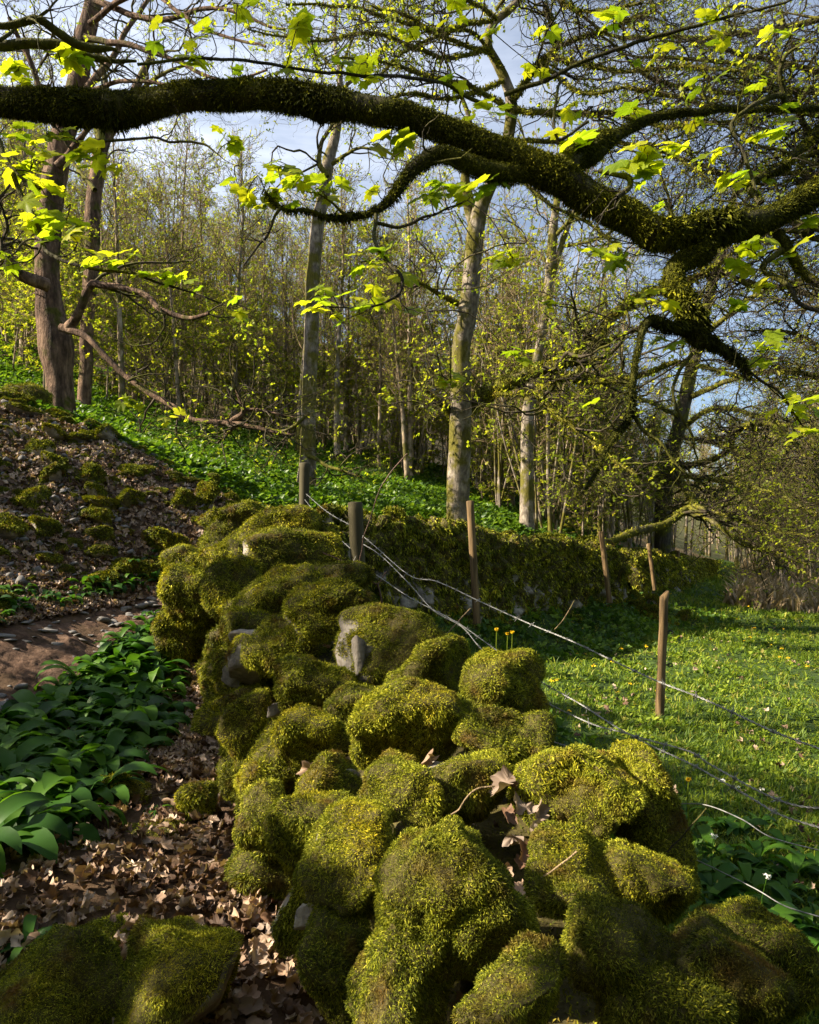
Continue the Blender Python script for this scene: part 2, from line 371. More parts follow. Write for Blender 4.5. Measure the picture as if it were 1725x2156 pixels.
_old = np.array([(-5,1.6,.8),(-4,3.0,.8),(-3.0,4.45,.72),(-2.45,5.6,.5),(-2.1,6.5,.35),(-1.95,7.1,.3)])
def path_d(x, y):
    pl = resample(PATH, 60); q = np.stack([np.ravel(x), np.ravel(y)], 1)
    d = np.linalg.norm(q[:, None]-pl[None, :, :2], axis=2)-pl[None, :, 2]
    return d.min(1).reshape(np.shape(x))
def build_ground():
    th = np.linspace(0, 2*PI, 721)[:-1]; r = np.concatenate([[.02], .25*np.exp(np.linspace(0, math.log(600/.25), 270))])
    TH, Rr = np.meshgrid(th, r); X = Rr*np.sin(TH); Y = Rr*np.cos(TH); Z = H(X, Y)
    V = np.stack([X, Y, Z], -1).reshape(-1, 3); n = len(th)
    idx = np.arange(len(V)).reshape(len(r), n); nx = np.roll(idx, -1, 1)
    Q = np.stack([idx[:-1], nx[:-1], nx[1:], idx[1:]], -1).reshape(-1, 4)[:, ::-1]
    x, y = V[:, 0], V[:, 1]; wx = wallx(y)
    left = x < wx; col = np.tile(np.array([.045, .075, .02]), (len(V), 1))   # field
    nn = fbm(V*np.array([.8, .8, 0]), 3, 5)
    litter = np.array([.085, .055, .035]); green = np.array([.035, .07, .015]); brown = np.array([.13, .1, .05])
    dd = np.hypot(x, y)
    near = left & (y < 8.2); col[near] = litter
    hill = left & (y >= 8.2); col[hill] = green*1.1
    far = hill & ((dd > 21) | (x < -7)); col[far] = brown*(1+.3*nn[far, None])
    col[(~left) & (dd > 60)] = np.array([.07, .07, .03])
    o = mesh('ground', V, Q, M['ground'], smooth=True, attrs={'col': ('POINT', col)}); tag(o, kind='structure')
def build_path():
    n = 260; pl = resample(PATH, n); T = nrm(np.gradient(pl[:, :2], axis=0)); Nn = np.stack([T[:, 1], -T[:, 0]], 1)
    k = 61; s = np.linspace(-1, 1, k); q = pl[:, None, :2]+Nn[:, None]*s[None, :, None]*pl[:, None, 2:3]
    e = fbm(np.concatenate([q*3, np.zeros((n, k, 1))], 2), 3, 8)
    q = q+Nn[:, None]*(e*.12*np.abs(s)[None])[..., None]
    z = H(q[..., 0], q[..., 1])+.012+.075*fbm(np.concatenate([q*5, np.zeros((n, k, 1))], 2), 5, 4, .6)*(1-np.abs(s))[None]-.03*(np.abs(s)**6)[None]
    V = np.concatenate([q, z[..., None]], 2).reshape(-1, 3); idx = np.arange(n*k).reshape(n, k)
    Q = np.stack([idx[:-1, :-1], idx[1:, :-1], idx[1:, 1:], idx[:-1, 1:]], -1).reshape(-1, 4)[:, ::-1]
    tag(mesh('path', V, Q, M['path'], smooth=True), kind='structure')
build_ground(); build_path()

# ------------------------------------------------------------------ stones and moss
import bmesh
def ico(sub):
    bm = bmesh.new(); bmesh.ops.create_icosphere(bm, subdivisions=sub, radius=1)
    V = np.array([v.co[:] for v in bm.verts]); Fc = np.array([[v.index for v in f.verts] for f in bm.faces], np.int32); bm.free()
    return nrm(V), Fc
ICO = {k: ico(k) for k in (2, 3, 4, 5)}
def vnormals(V, Fc):
    fn = np.cross(V[Fc[:, 1]]-V[Fc[:, 0]], V[Fc[:, 2]]-V[Fc[:, 0]]); vn = np.zeros_like(V)
    for k in range(3): np.add.at(vn, Fc[:, k], fn)
    return nrm(vn), fn
def stone_shape(rad, seed, sub=4, rot=0.0, power=2.7, amp=.22, tilt=0):
    D, Fc = ICO[sub]
    p = np.abs(D)**power; s = (p.sum(1))**(-1/power); V = D*s[:, None]
    V = V*(1+amp*fbm(D*1.4+seed*3.7, 3, seed)[:, None]+.05*fbm(D*5+seed, 3, seed+5)[:, None])
    ax = nrm(np.random.default_rng(seed).normal(size=(5, 3)))
    for a_ in ax: V = V-np.clip(V@a_-.55, 0, 9)[:, None]*a_*.9      # broken faces
    V = V*np.asarray(rad)
    c, s_ = math.cos(rot), math.sin(rot); V = V@np.array([[c, s_, 0], [-s_, c, 0], [0, 0, 1]])
    if tilt: c, s_ = math.cos(tilt), math.sin(tilt); V = V@np.array([[c, 0, s_], [0, 1, 0], [-s_, 0, c]])
    return V, Fc
def sample(V, Fc, n, rng, wts=None):
    vn, fn = vnormals(V, Fc); ar = np.linalg.norm(fn, axis=1)/2
    if wts is not None: ar = ar*wts[Fc].mean(1)
    c = np.cumsum(ar); i = np.searchsorted(c, rng.random(n)*c[-1]); i = np.minimum(i, len(Fc)-1)
    a, b = rng.random(n), rng.random(n); fl = a+b > 1; a[fl] = 1-a[fl]; b[fl] = 1-b[fl]
    t = Fc[i]; w0 = (1-a-b)[:, None]; a = a[:, None]; b = b[:, None]
    return V[t[:, 0]]*w0+V[t[:, 1]]*a+V[t[:, 2]]*b, nrm(vn[t[:, 0]]*w0+vn[t[:, 1]]*a+vn[t[:, 2]]*b), c[-1]
def fronds(P, N, size, rng, droop=.35, spread=.9, wid=.2, flow=None):
    n = len(P); L = np.asarray(size)*rng.uniform(.55, 1.25, n)[:, None]
    fl = np.stack([fbm(P*9+s*31, 2, s) for s in range(3)], 1)
    d = nrm(N*.6+spread*(rng.normal(size=(n, 3))*.5+fl*1.1)+np.array([0, 0, -droop*.3]))
    d2 = nrm(d+np.array([0, 0, -droop])-N*.15+.3*rng.normal(size=(n, 3)))
    d3 = nrm(d2+np.array([0, 0, -droop])+.3*rng.normal(size=(n, 3)))
    s = nrm(np.cross(d, rng.normal(size=(n, 3))))*L*wid*.5
    r = P-N*L*.15; a = r+d*L*.45; b = a+d2*L*.35; c = b+d3*L*.3
    V = np.stack([r-s*.5, r+s*.5, a+s, a-s, b+s*.8, b-s*.8, c], 1).reshape(-1, 3)
    k = (np.arange(n)*7)[:, None]
    Q = np.concatenate([k+np.array([[0, 1, 2, 3]]), k+np.array([[3, 2, 4, 5]])]); T = k+np.array([[5, 4, 6]])
    r_ = np.clip(rng.normal(.45, .24, n)+.35*fbm(P*4, 2, 40), 0, 1)
    return V, Q, T, np.concatenate([r_, r_, r_])
def mossy_stone(name, centre, rad, seed, D, parent=None, rot=None, bare=.0, sub=4, dens=1.0, tilt=0, barev=None, power=2.7, label=None, amp=.22, size=None):
    rng = np.random.default_rng(seed+100)
    V, Fc = stone_shape(rad, seed, sub, rng.uniform(0, PI) if rot is None else rot, power, amp, tilt)
    vn, _ = vnormals(V, Fc); W = V+np.asarray(centre)
    moss = .9+.42*fbm(W*4.2, 3, seed+2)+.35*vn[:, 2]-bare
    if barev is not None:
        b = nrm(np.array(barev, float)); moss = moss-5.5*np.clip((vn@b)-.62+.22*fbm(W*9, 3, seed+9), 0, 1)
    moss = np.clip(moss, 0, 1)
    W = W+vn*((.008+.034*fbm(W*10, 4, seed)+.016*fbm(W*36, 2, seed+3))*np.clip(moss*2.4-1, 0, 1))[:, None]*min(1, rad[0]/.13)
    st = mesh(name, W, Fc, M['stone'], parent, smooth=True, attrs={'moss': ('POINT', moss)})
    if label: st['label'] = label
    sz = size or max(.0062, .0036*D+.0018)
    wts = np.where(moss > .5, 1.0, 0.0)
    area = sample(W, Fc, 2, rng, wts+1e-6)[2]
    n = int(dens*2.3*area/(sz*sz*.19)); n = min(n, 110000)
    if wts.sum() < 5: return st
    P, N, _ = sample(W, Fc, n, rng, wts+1e-6)
    keep = (N@nrm(np.array([-P.mean(0)[0], -P.mean(0)[1], EYE-P.mean(0)[2]]))) > -.45
    P, N = P[keep], N[keep]
    P = P+N*.004
    fv, q, t, r = fronds(P, N, sz*1.15*(1+.9*np.clip(fbm(P*14, 2, 8), -.4, .8))[:, None], rng, wid=.16)
    mo = mesh('moss', fv, [t, q], M['moss'], st, attrs={'rnd': ('FACE', np.concatenate([r[:len(t)], r[len(t):]]))})
    return st
# near wall ----------------------------------------------------------
def sweep_core(path, n, ns, drop, shrink, lump, seed, scale, base):
    pl = resample(path, n); T = nrm(np.gradient(pl[:, :2], axis=0)); Nn = np.stack([T[:, 1], -T[:, 0]], 1)
    th = np.linspace(-1, 1, ns); hw = pl[:, 3]-shrink
    e = np.sign(th)*np.minimum(1, np.abs(th)*2.2)      # lateral
    q = pl[:, None, :2]+Nn[:, None]*(e[None]*hw[:, None]*(1+.22*np.clip(np.abs(th)-.4, 0, 1)[None]))[..., None]
    hb = H(q[..., 0], q[..., 1], False)-base
    v = np.clip((1-np.abs(th))/.6, 0, 1)[None]; v = v**.9
    z = hb*(1-v)+(pl[:, 2]-drop)[:, None]*v
    P = np.concatenate([q, z[..., None]], 2)
    if lump:
        gu = nrm(np.gradient(P, axis=0)); gv = nrm(np.gradient(P, axis=1)); NN = nrm(np.cross(gu, gv)); NN[~np.isfinite(NN)] = 0
        side = np.sign((NN*(P-np.concatenate([pl[:, None, :2]+0*q, (z.mean(1)[:, None]+0*z)[..., None]], 2))).sum(-1))[..., None]; NN = NN*side
        rng = np.random.default_rng(seed)
        pp = P.reshape(-1, 3); ext = pp.max(0)-pp.min(0)
        # worley over jittered stones lying on the surface
        k = rng.integers(0, len(pp), int(n*ns/scale)); c = pp[k]; f1 = np.full(len(pp), 9.); f2 = f1.copy()
        for i in range(0, len(pp), 4000):
            d = (pp[i:i+4000, None]-c[None]); d[..., 2] *= 1.5; d = np.linalg.norm(d, axis=2); d.partition(1, axis=1)
            f1[i:i+4000] = d[:, 0]; f2[i:i+4000] = d[:, 1]
        edge = np.clip((f2-f1)/.11, 0, 1).reshape(n, ns)
        disp = lump*(edge**.5-.6)+lump*.8*fbm(P*2.5, 3, seed)+lump*.35*fbm(P*9, 2, seed)
        P = P+NN*disp[..., None]
    idx = np.arange(n*ns).reshape(n, ns)
    Q = np.stack([idx[:-1, :-1], idx[1:, :-1], idx[1:, 1:], idx[:-1, 1:]], -1).reshape(-1, 4)
    # end caps as fans of quads to base line
    return P, Q, idx
def tri(Q): return np.concatenate([Q[:, [0, 1, 2]], Q[:, [0, 2, 3]]])
def cap(P, idx, V, Q):
    out = []
    for r in (idx[0], idx[-1]):
        c = V[r].mean(0); V = np.vstack([V, c]); ci = len(V)-1
        out.append(np.stack([r[:-1], r[1:], np.full(len(r)-1, ci)], 1))
    return V, out
nw = empty('stone_wall', (.2, 1.7, 0)); tag(nw, 'near dry stone wall of big mossy boulders in the foreground', 'stone wall', kind='thing')
P, Q, idx = sweep_core(NW, 90, 25, .16, .13, .03, 5, 12, .1)
V = P.reshape(-1, 3); V, caps = cap(P, idx, V, Q)
core = mesh('rubble_core', V, [np.concatenate(caps), Q], M['stone'], nw, smooth=True, attrs={'moss': ('POINT', np.ones(len(V)))})
rng = np.random.default_rng(12); Pp, N, _ = sample(V, tri(Q), 90000, rng, 1/np.hypot(V[:, 0], V[:, 1]).clip(.8)**1.6)
cx_ = np.stack([wallx(Pp[:, 1]), Pp[:, 1]], 1); N = np.where(((N*np.concatenate([Pp[:, :2]-cx_, np.full((len(Pp), 1), .3)], 1)).sum(1) < 0)[:, None], -N, N)
fv, q, t, r = fronds(Pp, N, .008+.0032*Pp[:, 1:2].clip(.5), rng, wid=.26); mesh('moss', fv, [t, q], M['moss'], core, attrs={'rnd': ('FACE', np.concatenate([r[:len(t)], r[len(t):]])*.8)})
# px, py, half-w, half-h, D, bare, bare-direction
STN = [
 (1345,2080,125,110,1.05,-.2,None),(1520,2070,135,120,1.08,-.2,None),(1440,2160,140,75,.98,-.2,None),(1215,1885,112,108,1.3,-.2,None),(1375,1895,105,100,1.36,-.2,None),(965,1905,150,160,1.22,-.1,None),(1255,1690,135,115,1.62,-.3,None),(1375,1700,78,120,1.72,-.3,None),
 (990,1680,85,68,1.70,.0,None),(850,1692,88,66,1.60,-.05,(-.7,-.5,-.9)),(690,1660,82,52,1.78,.0,(-.3,-.9,-.5)),(640,1795,92,95,1.62,-.1,None),(755,1850,115,115,1.42,-.05,(-.8,-.5,-.7)),
 (700,1745,60,55,1.62,.05,(-.9,-.5,-.2)),(560,1720,50,60,1.9,0,None),(672,1572,82,60,2.28,-.2,None),(868,1545,112,80,2.05,-.2,None),(1065,1585,88,82,1.95,-.2,None),(1070,1480,78,78,2.25,-.3,None),
 (895,1440,105,70,2.55,-.1,None),(820,1370,108,75,2.9,.05,(-.75,-.7,-.1)),(705,1292,92,58,3.35,-.05,(-.95,-.4,-.4)),(655,1455,92,62,2.75,-.1,None),(540,1405,52,72,3.5,0,(-.8,-.8,-.3)),(600,1372,80,78,3.4,-.1,None),
 (570,1622,70,66,2.3,-.1,None),(585,1262,88,80,3.95,-.1,None),(500,1262,58,86,4.3,.0,None),(405,1285,72,88,5.1,-.2,None),(370,1335,48,52,5.2,-.1,None),(402,1200,52,52,5.7,-.1,None),(612,1178,100,56,4.7,-.05,(-.9,-.5,0)),
 (555,1128,105,44,5.6,-.2,None),(535,1105,110,40,6.4,-.2,None),(462,1135,50,56,6.1,-.1,None),(480,1195,62,50,5.3,-.1,None),(700,1222,76,44,4.2,-.1,None),(655,1140,46,36,5.7,-.1,None),(520,1530,52,60,2.9,-.05,None),
 (850,2070,125,110,1.12,0,None),(705,2060,72,120,1.28,.08,None),(1090,2130,130,85,.98,.0,None),(1640,2090,120,120,1.2,-.3,None),(628,1930,58,85,1.62,0,(-.9,-.3,.1)),(860,1640,60,40,1.85,0,None),(750,1480,60,50,2.5,0,None),(1425,1850,70,100,1.62,-.3,None)]
for i, (px, py, hw, hh, D, bare, bv) in enumerate(STN):
    rx = hw*D/F; rz = hh*D/F; c = U(px, py, D)+np.array([0, min(rx, rz)*.55, 0])
    mossy_stone('mossy_stone', c, (rx*(.94 if D < 1.9 else 1.05), (rx+rz)*.52, rz*(.96 if D < 1.9 else 1.05)), 200+i, D, nw, rot=.0, bare=bare, sub=5 if D < 2 else 4, barev=bv, power=3.3, amp=.28, tilt=((i*37) % 11-5)*.05)
# pale bare faces and wedge stones showing between the moss
def bare_stone(px, py, hw, hh, D, seed, parent, grey=0):
    r = np.array([hw*D/F, (hw+hh)*.45*D/F, hh*D/F]); V, Fc = stone_shape((1, 1, 1), seed, 4, 0, 4, .18)
    for a_ in nrm(np.random.default_rng(seed).normal(size=(9, 3))): V = V-np.clip(V@a_-.6, 0, 9)[:, None]*a_*.96
    V = V*(1+.035*fbm(V*6, 4, seed)[:, None]); V = V*r*1.45+U(px, py, D*1.035)+np.array([0, r[1]*1.0, 0])
    mesh('bare_stone', V, Fc, M['stone'], parent, attrs={'moss': ('POINT', np.clip(.25+.35*fbm(V*16, 3, seed), 0, 1))})
for i, a_ in enumerate([(632, 1320, 22, 38, 3.27), (492, 1425, 20, 30, 3.38), (757, 1388, 15, 42, 2.72), (795, 1722, 48, 22, 1.55), (698, 1748, 30, 30, 1.53), (662, 1945, 38, 22, 1.42), (535, 1292, 20, 26, 4.05), (648, 1246, 32, 24, 3.9), (1150, 1645, 24, 18, 1.75), (582, 1497, 20, 16, 2.65), (722, 1642, 24, 14, 1.75), (545, 1165, 18, 26, 5.1), (512, 1352, 24, 18, 3.5), (925, 1625, 30, 14, 1.85)]): bare_stone(*a_, 1500+i, nw)
# fillers on faces
rng = np.random.default_rng(77); pl = resample(NW, 40)
cnt = 0
for i in range(4, 40):
    for s in (-1, 1):
        if s == 1 and i > 26: continue
        if pl[i, 1] < 2.5: continue
        for lev in ((.12, .45) if i < 22 else (.1, .38, .72)):
            if cnt >= 50: break
            if rng.random() < .22 and i < 24: continue
            x, y, zt, hwid = pl[i]; g = H(x+s*hwid, y, False)
            T = nrm(pl[min(i+1, 39), :2]-pl[i-1, :2]); Nn = np.array([T[1], -T[0]])
            z = g+(zt-g)*(lev+rng.uniform(-.05, .05)); off = hwid*(1.0-.15*lev)
            r = rng.uniform(.13, .19)
            mossy_stone('mossy_stone', (x+s*Nn[0]*off+rng.normal()*.02, y+s*Nn[1]*off, z), (r, r*1.15, r*rng.uniform(.7, .9)), 400+cnt, max(1.3, y*1.1), nw, bare=rng.uniform(-.15, .15), sub=4 if y < 4 else 3, size=None, dens=.9)
            cnt += 1
# far wall runs ------------------------------------------------------
def far_wall(path, n, ns, label, seed, lump):
    e = empty('stone_wall', (path[0][0], path[0][1], H(path[0][0], path[0][1]))); tag(e, label, 'stone wall', kind='thing')
    path = resample(path, 60); path[:, 2] += .16*fbm(np.c_[path[:, :2]*2.0, path[:, 2]*0], 3, seed)
    P, Q, idx = sweep_core(path, n, ns, 0, 0, lump, seed, 34, .15)
    V = P.reshape(-1, 3); V, caps = cap(P, idx, V, Q)
    rng = np.random.default_rng(seed)
    moss = .84+.8*fbm(V*np.array([5, 5, 6.0]), 3, seed+1); hz = (V[:, 2]-H(V[:, 0], V[:, 1], False)); moss += np.clip(hz-.7, -.4, .6)*.6
    moss = np.clip(moss, 0, 1)
    mesh('stonework', V, [np.concatenate(caps), Q], M['stone'], e, smooth=True, attrs={'moss': ('POINT', moss)})
    Fc = np.concatenate([tri(Q)]+caps); m = len(V)
    dist = np.hypot(V[:, 0], V[:, 1]); wts = (moss > .5)/dist
    Pp, N, _ = sample(V, Fc, 150000 if n > 300 else 60000, rng, wts+1e-9)
    ctr = np.stack([wallx(Pp[:, 1]), Pp[:, 1]], 1); out = np.concatenate([Pp[:, :2]-ctr, np.full((len(Pp), 1), .25)], 1)
    N = np.where(((N*out).sum(1) < 0)[:, None], -N, N)
    D = Pp[:, 1:2]
    # hanging tresses
    fv, q, t, r = fronds(Pp, N, (.0034*D+.016)*(1+1.6*np.clip(fbm(Pp*2.2, 3, 5), 0, 1)[:, None]), rng, droop=.9, spread=.9, wid=.26)
    mesh('moss', fv, [t, q], M['moss'], e, attrs={'rnd': ('FACE', np.concatenate([r[:len(t)], r[len(t):]]))})
far_wall(FW1, 420, 60, 'moss-draped dry stone wall between the corner and the broken gap', 11, .19)
far_wall(FW2, 380, 34, 'far run of mossy dry stone wall beyond the gap, receding along the meadow', 13, .2)

# ------------------------------------------------------------------ trees
def limb(pts, D0=None, D1=None, N=32):
    """pts: (px, py, width_px[, D]); D interpolated when not given"""
    k = len(pts); A = []
    for i, p in enumerate(pts):
        D = p[3] if len(p) > 3 else D0+(D1-D0)*i/(k-1)
        A.append([*U(p[0], p[1], D), p[2]/2*D/F])
    A = resample(np.array(A), N); return A[:, :3], np.maximum(A[:, 3], .0012)
def limbs(lst, N=32):
    a = [limb(*l, N=N) if isinstance(l, tuple) else limb(l, N=N) for l in lst]
    return np.stack([x[0] for x in a]), np.stack([x[1] for x in a])
def wiggle(PR, amp, freq, seed):
    P, R = PR; q = P*freq
    W = np.stack([fbm(q+s*13.7, 3, seed+s) for s in range(3)], -1)
    ramp_ = np.minimum(1, np.linspace(0, 6, P.shape[1]))[None, :, None]
    return P+W*amp*ramp_, R
# leaf shapes -------------------------------------------------------
def maple_outline():
    A = []
    lobes = [(-62, .52), (-8, .82), (90-52+10, .0), ]
    # angle(deg, 90 = tip), radius
    half = [(90, 1.0), (83, .82), (80, .86), (74, .70), (68, .62), (60, .74), (52, .80), (47, .95), (40, .80), (33, .80), (25, .68), (16, .58), (6, .64), (-4, .72), (-12, .62), (-25, .50), (-45, .40), (-66, .30), (-84, .10)]
    for a, r in half: A.append((math.radians(a), r, 1.0 if (a in (90, 47, -4)) else 0.0))
    for a, r in half[::-1][0:-1]: A.append((math.radians(180-a), r, 1.0 if a in (90, 47, -4) else 0.0))
    A = A[1:]+A[:1]
    return A
def maple(rings, fold, droop, curl=0, seed=0, wrinkle=.03):
    A = maple_outline(); m = len(A); V = [(0, 0, 0)]; vein = [1.0]
    for rr in rings:
        for (a, r, v) in A:
            e = r if rr == 1 else min(r, .95)*rr*1.0
            V.append((e*rr/rr*math.cos(a) if rr == 1 else e*math.cos(a), e*math.sin(a), 0)); vein.append(v)
    V = np.array(V, float); rad = np.hypot(V[:, 0], V[:, 1])
    ang = np.arctan2(V[:, 1], V[:, 0])
    V[:, 2] = -droop*rad**2+fold*np.abs(np.cos(ang*3+PI/2*0))*rad*.3+wrinkle*fbm(np.c_[V[:, :2]*3, np.full(len(V), seed)], 2, seed)*2
    if curl:
        rg = np.random.default_rng(seed); th = rg.uniform(0, PI); c, s = math.cos(th), math.sin(th)
        u = V[:, 0]*c+(V[:, 1]-.4)*s; v = -V[:, 0]*s+(V[:, 1]-.4)*c
        u2 = np.sin(u*curl)/curl; z2 = (1-np.cos(u*curl))/curl; k2 = curl*rg.uniform(-.5, .7)+.01
        v2 = np.sin(v*k2)/k2; z3 = (1-np.cos(v*k2))/k2
        V = np.stack([u2, v2, z2+z3+V[:, 2]], 1)
    T = [[0, 1+i, 1+(i+1) % m] for i in range(m)]; Q = []
    for k in range(1, len(rings)):
        a = 1+(k-1)*m; b = 1+k*m
        for i in range(m): j = (i+1) % m; Q.append([a+i, b+i, b+j, a+j])
    return (V, [np.array(T, np.int32)]+([np.array(Q, np.int32)] if Q else [])), np.array(vein)
def scatter_mix(tms, veins, P, X, Y, Z, S, rng, vary=.0):
    Vs = []; Fs = []; rn = []; vn = []; parts = []
    pick = rng.integers(0, len(tms), len(P))
    allr = {3: [], 4: []}
    for k, tm in enumerate(tms):
        i = np.where(pick == k)[0]
        if not len(i): continue
        v, f = scatter(tm, P[i], X[i], Y[i], Z[i], S[i]); parts.append((v, f))
        r = np.clip(rng.random(len(i)), 0, 1)
        for a in f: allr[a.shape[1]].append(np.repeat(r, len(a)//len(i)))
        if veins is not None: vn.append(np.tile(veins[k], len(i)))
    V, F_ = join(parts); r = np.concatenate([np.concatenate(allr[k]) for k in (3, 4) if allr[k]])
    return V, F_, r, (np.concatenate(vn) if vn else None)
def diamond(n=1, seed=0):
    """sprig of n small pointed leaves, 3 faces each"""
    rg = np.random.default_rng(seed); P = []
    base = np.array([(0, 0, 0), (.32, .45, .06), (0, 1, -.05), (-.32, .45, .06)])
    fs = []
    for k in range(n):
        a = rg.uniform(0, 2*PI); el = rg.uniform(-.5, .5); s = rg.uniform(.7, 1.1); c, t = math.cos(a), math.sin(a)
        v = base*s; v = v@np.array([[1, 0, 0], [0, math.cos(el), math.sin(el)], [0, -math.sin(el), math.cos(el)]]); v = v@np.array([[c, t, 0], [-t, c, 0], [0, 0, 1]])
        P.append(v+(rg.normal(size=3)*.15 if n > 1 else 0)); fs.append(np.array([[0, 1, 2, 3]])+4*k)
    return (np.concatenate(P), [np.concatenate(fs).astype(np.int32)])
MAPLES = []; MV = []
for s in range(5):
    t_, v_ = maple((.5, 1), .35, .12+.1*(s % 3), 0, s); MAPLES.append(t_); MV.append(v_)
SMALLM = [maple((1,), .3, .2, 0, s)[0] for s in range(3)]
def leafmesh(name, P, size, parent, matn, rng, tms, veins=None, up=.7, jit=.5, svar=.35):
    n = len(P); Z = nrm(rng.normal(size=(n, 3))*jit+np.array([0, 0, up])); X, Y, Z = basis(Z, rng)
    S = size*rng.uniform(1-svar, 1+svar, n)
    V, F_, r, vn = scatter_mix(tms, veins, P, X, Y, Z, S, rng)
    at = {'rnd': ('FACE', r)}
    if vn is not None: at['vein'] = ('POINT', vn)
    return mesh(name, V, F_, M[matn], parent, attrs=at)
def tips(PR, rng, frac=.6, t0=.5):
    P, R = PR; m = np.where(rng.random(len(P)) < frac)[0]; t = rng.uniform(t0, 1, len(m)); x = t*(P.shape[1]-1); i = np.minimum(x.astype(int), P.shape[1]-2); f = (x-i)[:, None]
    return P[m, i]*(1-f)+P[m, i+1]*f
def tmesh(name, groups, parent, matn, bump_=0, seed=0, link=True):
    """groups: list of ((P,R), sides)"""
    V, F_ = join([tubes(g[0][0], g[0][1], g[1], bump=bump_ if g[1] > 6 else 0, seed=seed+i) for i, g in enumerate(groups)])
    return mesh(name, V, F_, M[matn], parent, smooth=True, link=link)
def bark_moss(PR, size, n, rng, toponly=.2, hang=.0):
    P, R = PR; Mm, N, _ = P.shape
    seg = np.linalg.norm(np.diff(P, axis=1), axis=2); ar = seg*(R[:, 1:]+R[:, :-1]); c = np.cumsum(ar.ravel())
    k = np.searchsorted(c, rng.random(n)*c[-1]); k = np.minimum(k, ar.size-1); m, i = np.divmod(k, N-1); f = rng.random(n)[:, None]
    o = P[m, i]*(1-f)+P[m, i+1]*f; r = (R[m, i]*(1-f[:, 0])+R[m, i+1]*f[:, 0])[:, None]
    T = nrm(P[m, i+1]-P[m, i]); q = rng.normal(size=(n, 3)); q = nrm(q-T*(q*T).sum(1, keepdims=True))
    keep = (rng.random(n) < np.clip(toponly+.5+q[:, 2]*.6, .0, 1)) | (rng.random(n) < .5)
    o, r, q, T = o[keep], r[keep], q[keep], T[keep]
    lump = fbm(o*7, 3, 3)[:, None]
    pos = o+q*r*(1.02+.22*np.clip(lump, 0, 1))
    return pos, nrm(q+.2*T*rng.normal(size=(len(q), 1)))

# ---- foreground sycamore: arching bough across the top --------------
fs = empty('sycamore_tree', (3.9, 3.3, float(H(3.9, 3.3)))); tag(fs, 'nearest sycamore, thick mossy bough arching across the top with big bright young leaves', 'tree')
MAIN = [(1800, 365, 75, 2.95), (1725, 402, 68, 2.85), (1637, 452, 64, 2.75), (1562, 474, 78, 2.7), (1462, 484, 78, 2.65), (1387, 500, 84, 2.6), (1362, 482, 84, 2.6), (1312, 450, 80, 2.6), (1237, 413, 80, 2.6), (1162, 368, 84, 2.6), (1062, 325, 78, 2.6), (962, 283, 70, 2.6), (862, 247, 68, 2.6), (750, 226, 74, 2.6), (600, 205, 74, 2.65), (500, 199, 72, 2.7), (400, 204, 72, 2.75), (300, 222, 80, 2.8), (240, 228, 90, 2.8), (125, 224, 80, 2.85), (0, 214, 72, 2.9), (-90, 205, 66, 2.95), (-260, 200, 45, 3.1), (-420, 180, 20, 3.3)]
mainL = limb(MAIN, N=110)
R1 = [
 ([(1462, 490, 60), (1487, 528, 50), (1432, 552, 46), (1417, 590, 47), (1437, 628, 47), (1452, 670, 47), (1474, 714, 38), (1512, 726, 20), (1557, 761, 17), (1572, 798, 8)], 2.65, 2.5),
 ([(1168, 365, 60), (1205, 338, 58), (1240, 318, 62), (1272, 296, 44), (1302, 283, 26), (1362, 252, 20), (1437, 240, 15), (1537, 230, 13), (1640, 227, 13), (1760, 224, 11), (1900, 222, 6)], 2.6, 3.3),
 ([(1135, 352, 36), (1080, 364, 44), (1020, 358, 42), (962, 337, 38), (912, 331, 38), (868, 362, 30), (850, 382, 22), (800, 437, 17), (740, 456, 13), (690, 458, 11), (650, 440, 9), (600, 442, 8), (575, 425, 5), (560, 400, 2)], 2.6, 2.4),
 ([(1450, 688, 26), (1405, 688, 24), (1372, 672, 22), (1352, 690, 16), (1345, 730, 14), (1335, 790, 13), (1328, 870, 12), (1290, 930, 10), (1245, 1008, 8), (1225, 1035, 4)], 2.55, 2.3),
 ([(1725, 270, 14), (1662, 338, 15), (1592, 378, 14), (1582, 400, 12), (1602, 430, 14)], 3.0, 2.75),
 ([(1637, 490, 22), (1662, 530, 20), (1687, 565, 18), (1730, 600, 15), (1800, 640, 10)], 2.75, 2.6)]
R1P = [wiggle((a[0][None], a[1][None]), .012, 6, 5) for a in [limb(*r, N=48) for r in R1]]
R1P = (np.concatenate([a[0] for a in R1P]), np.concatenate([a[1] for a in R1P]))
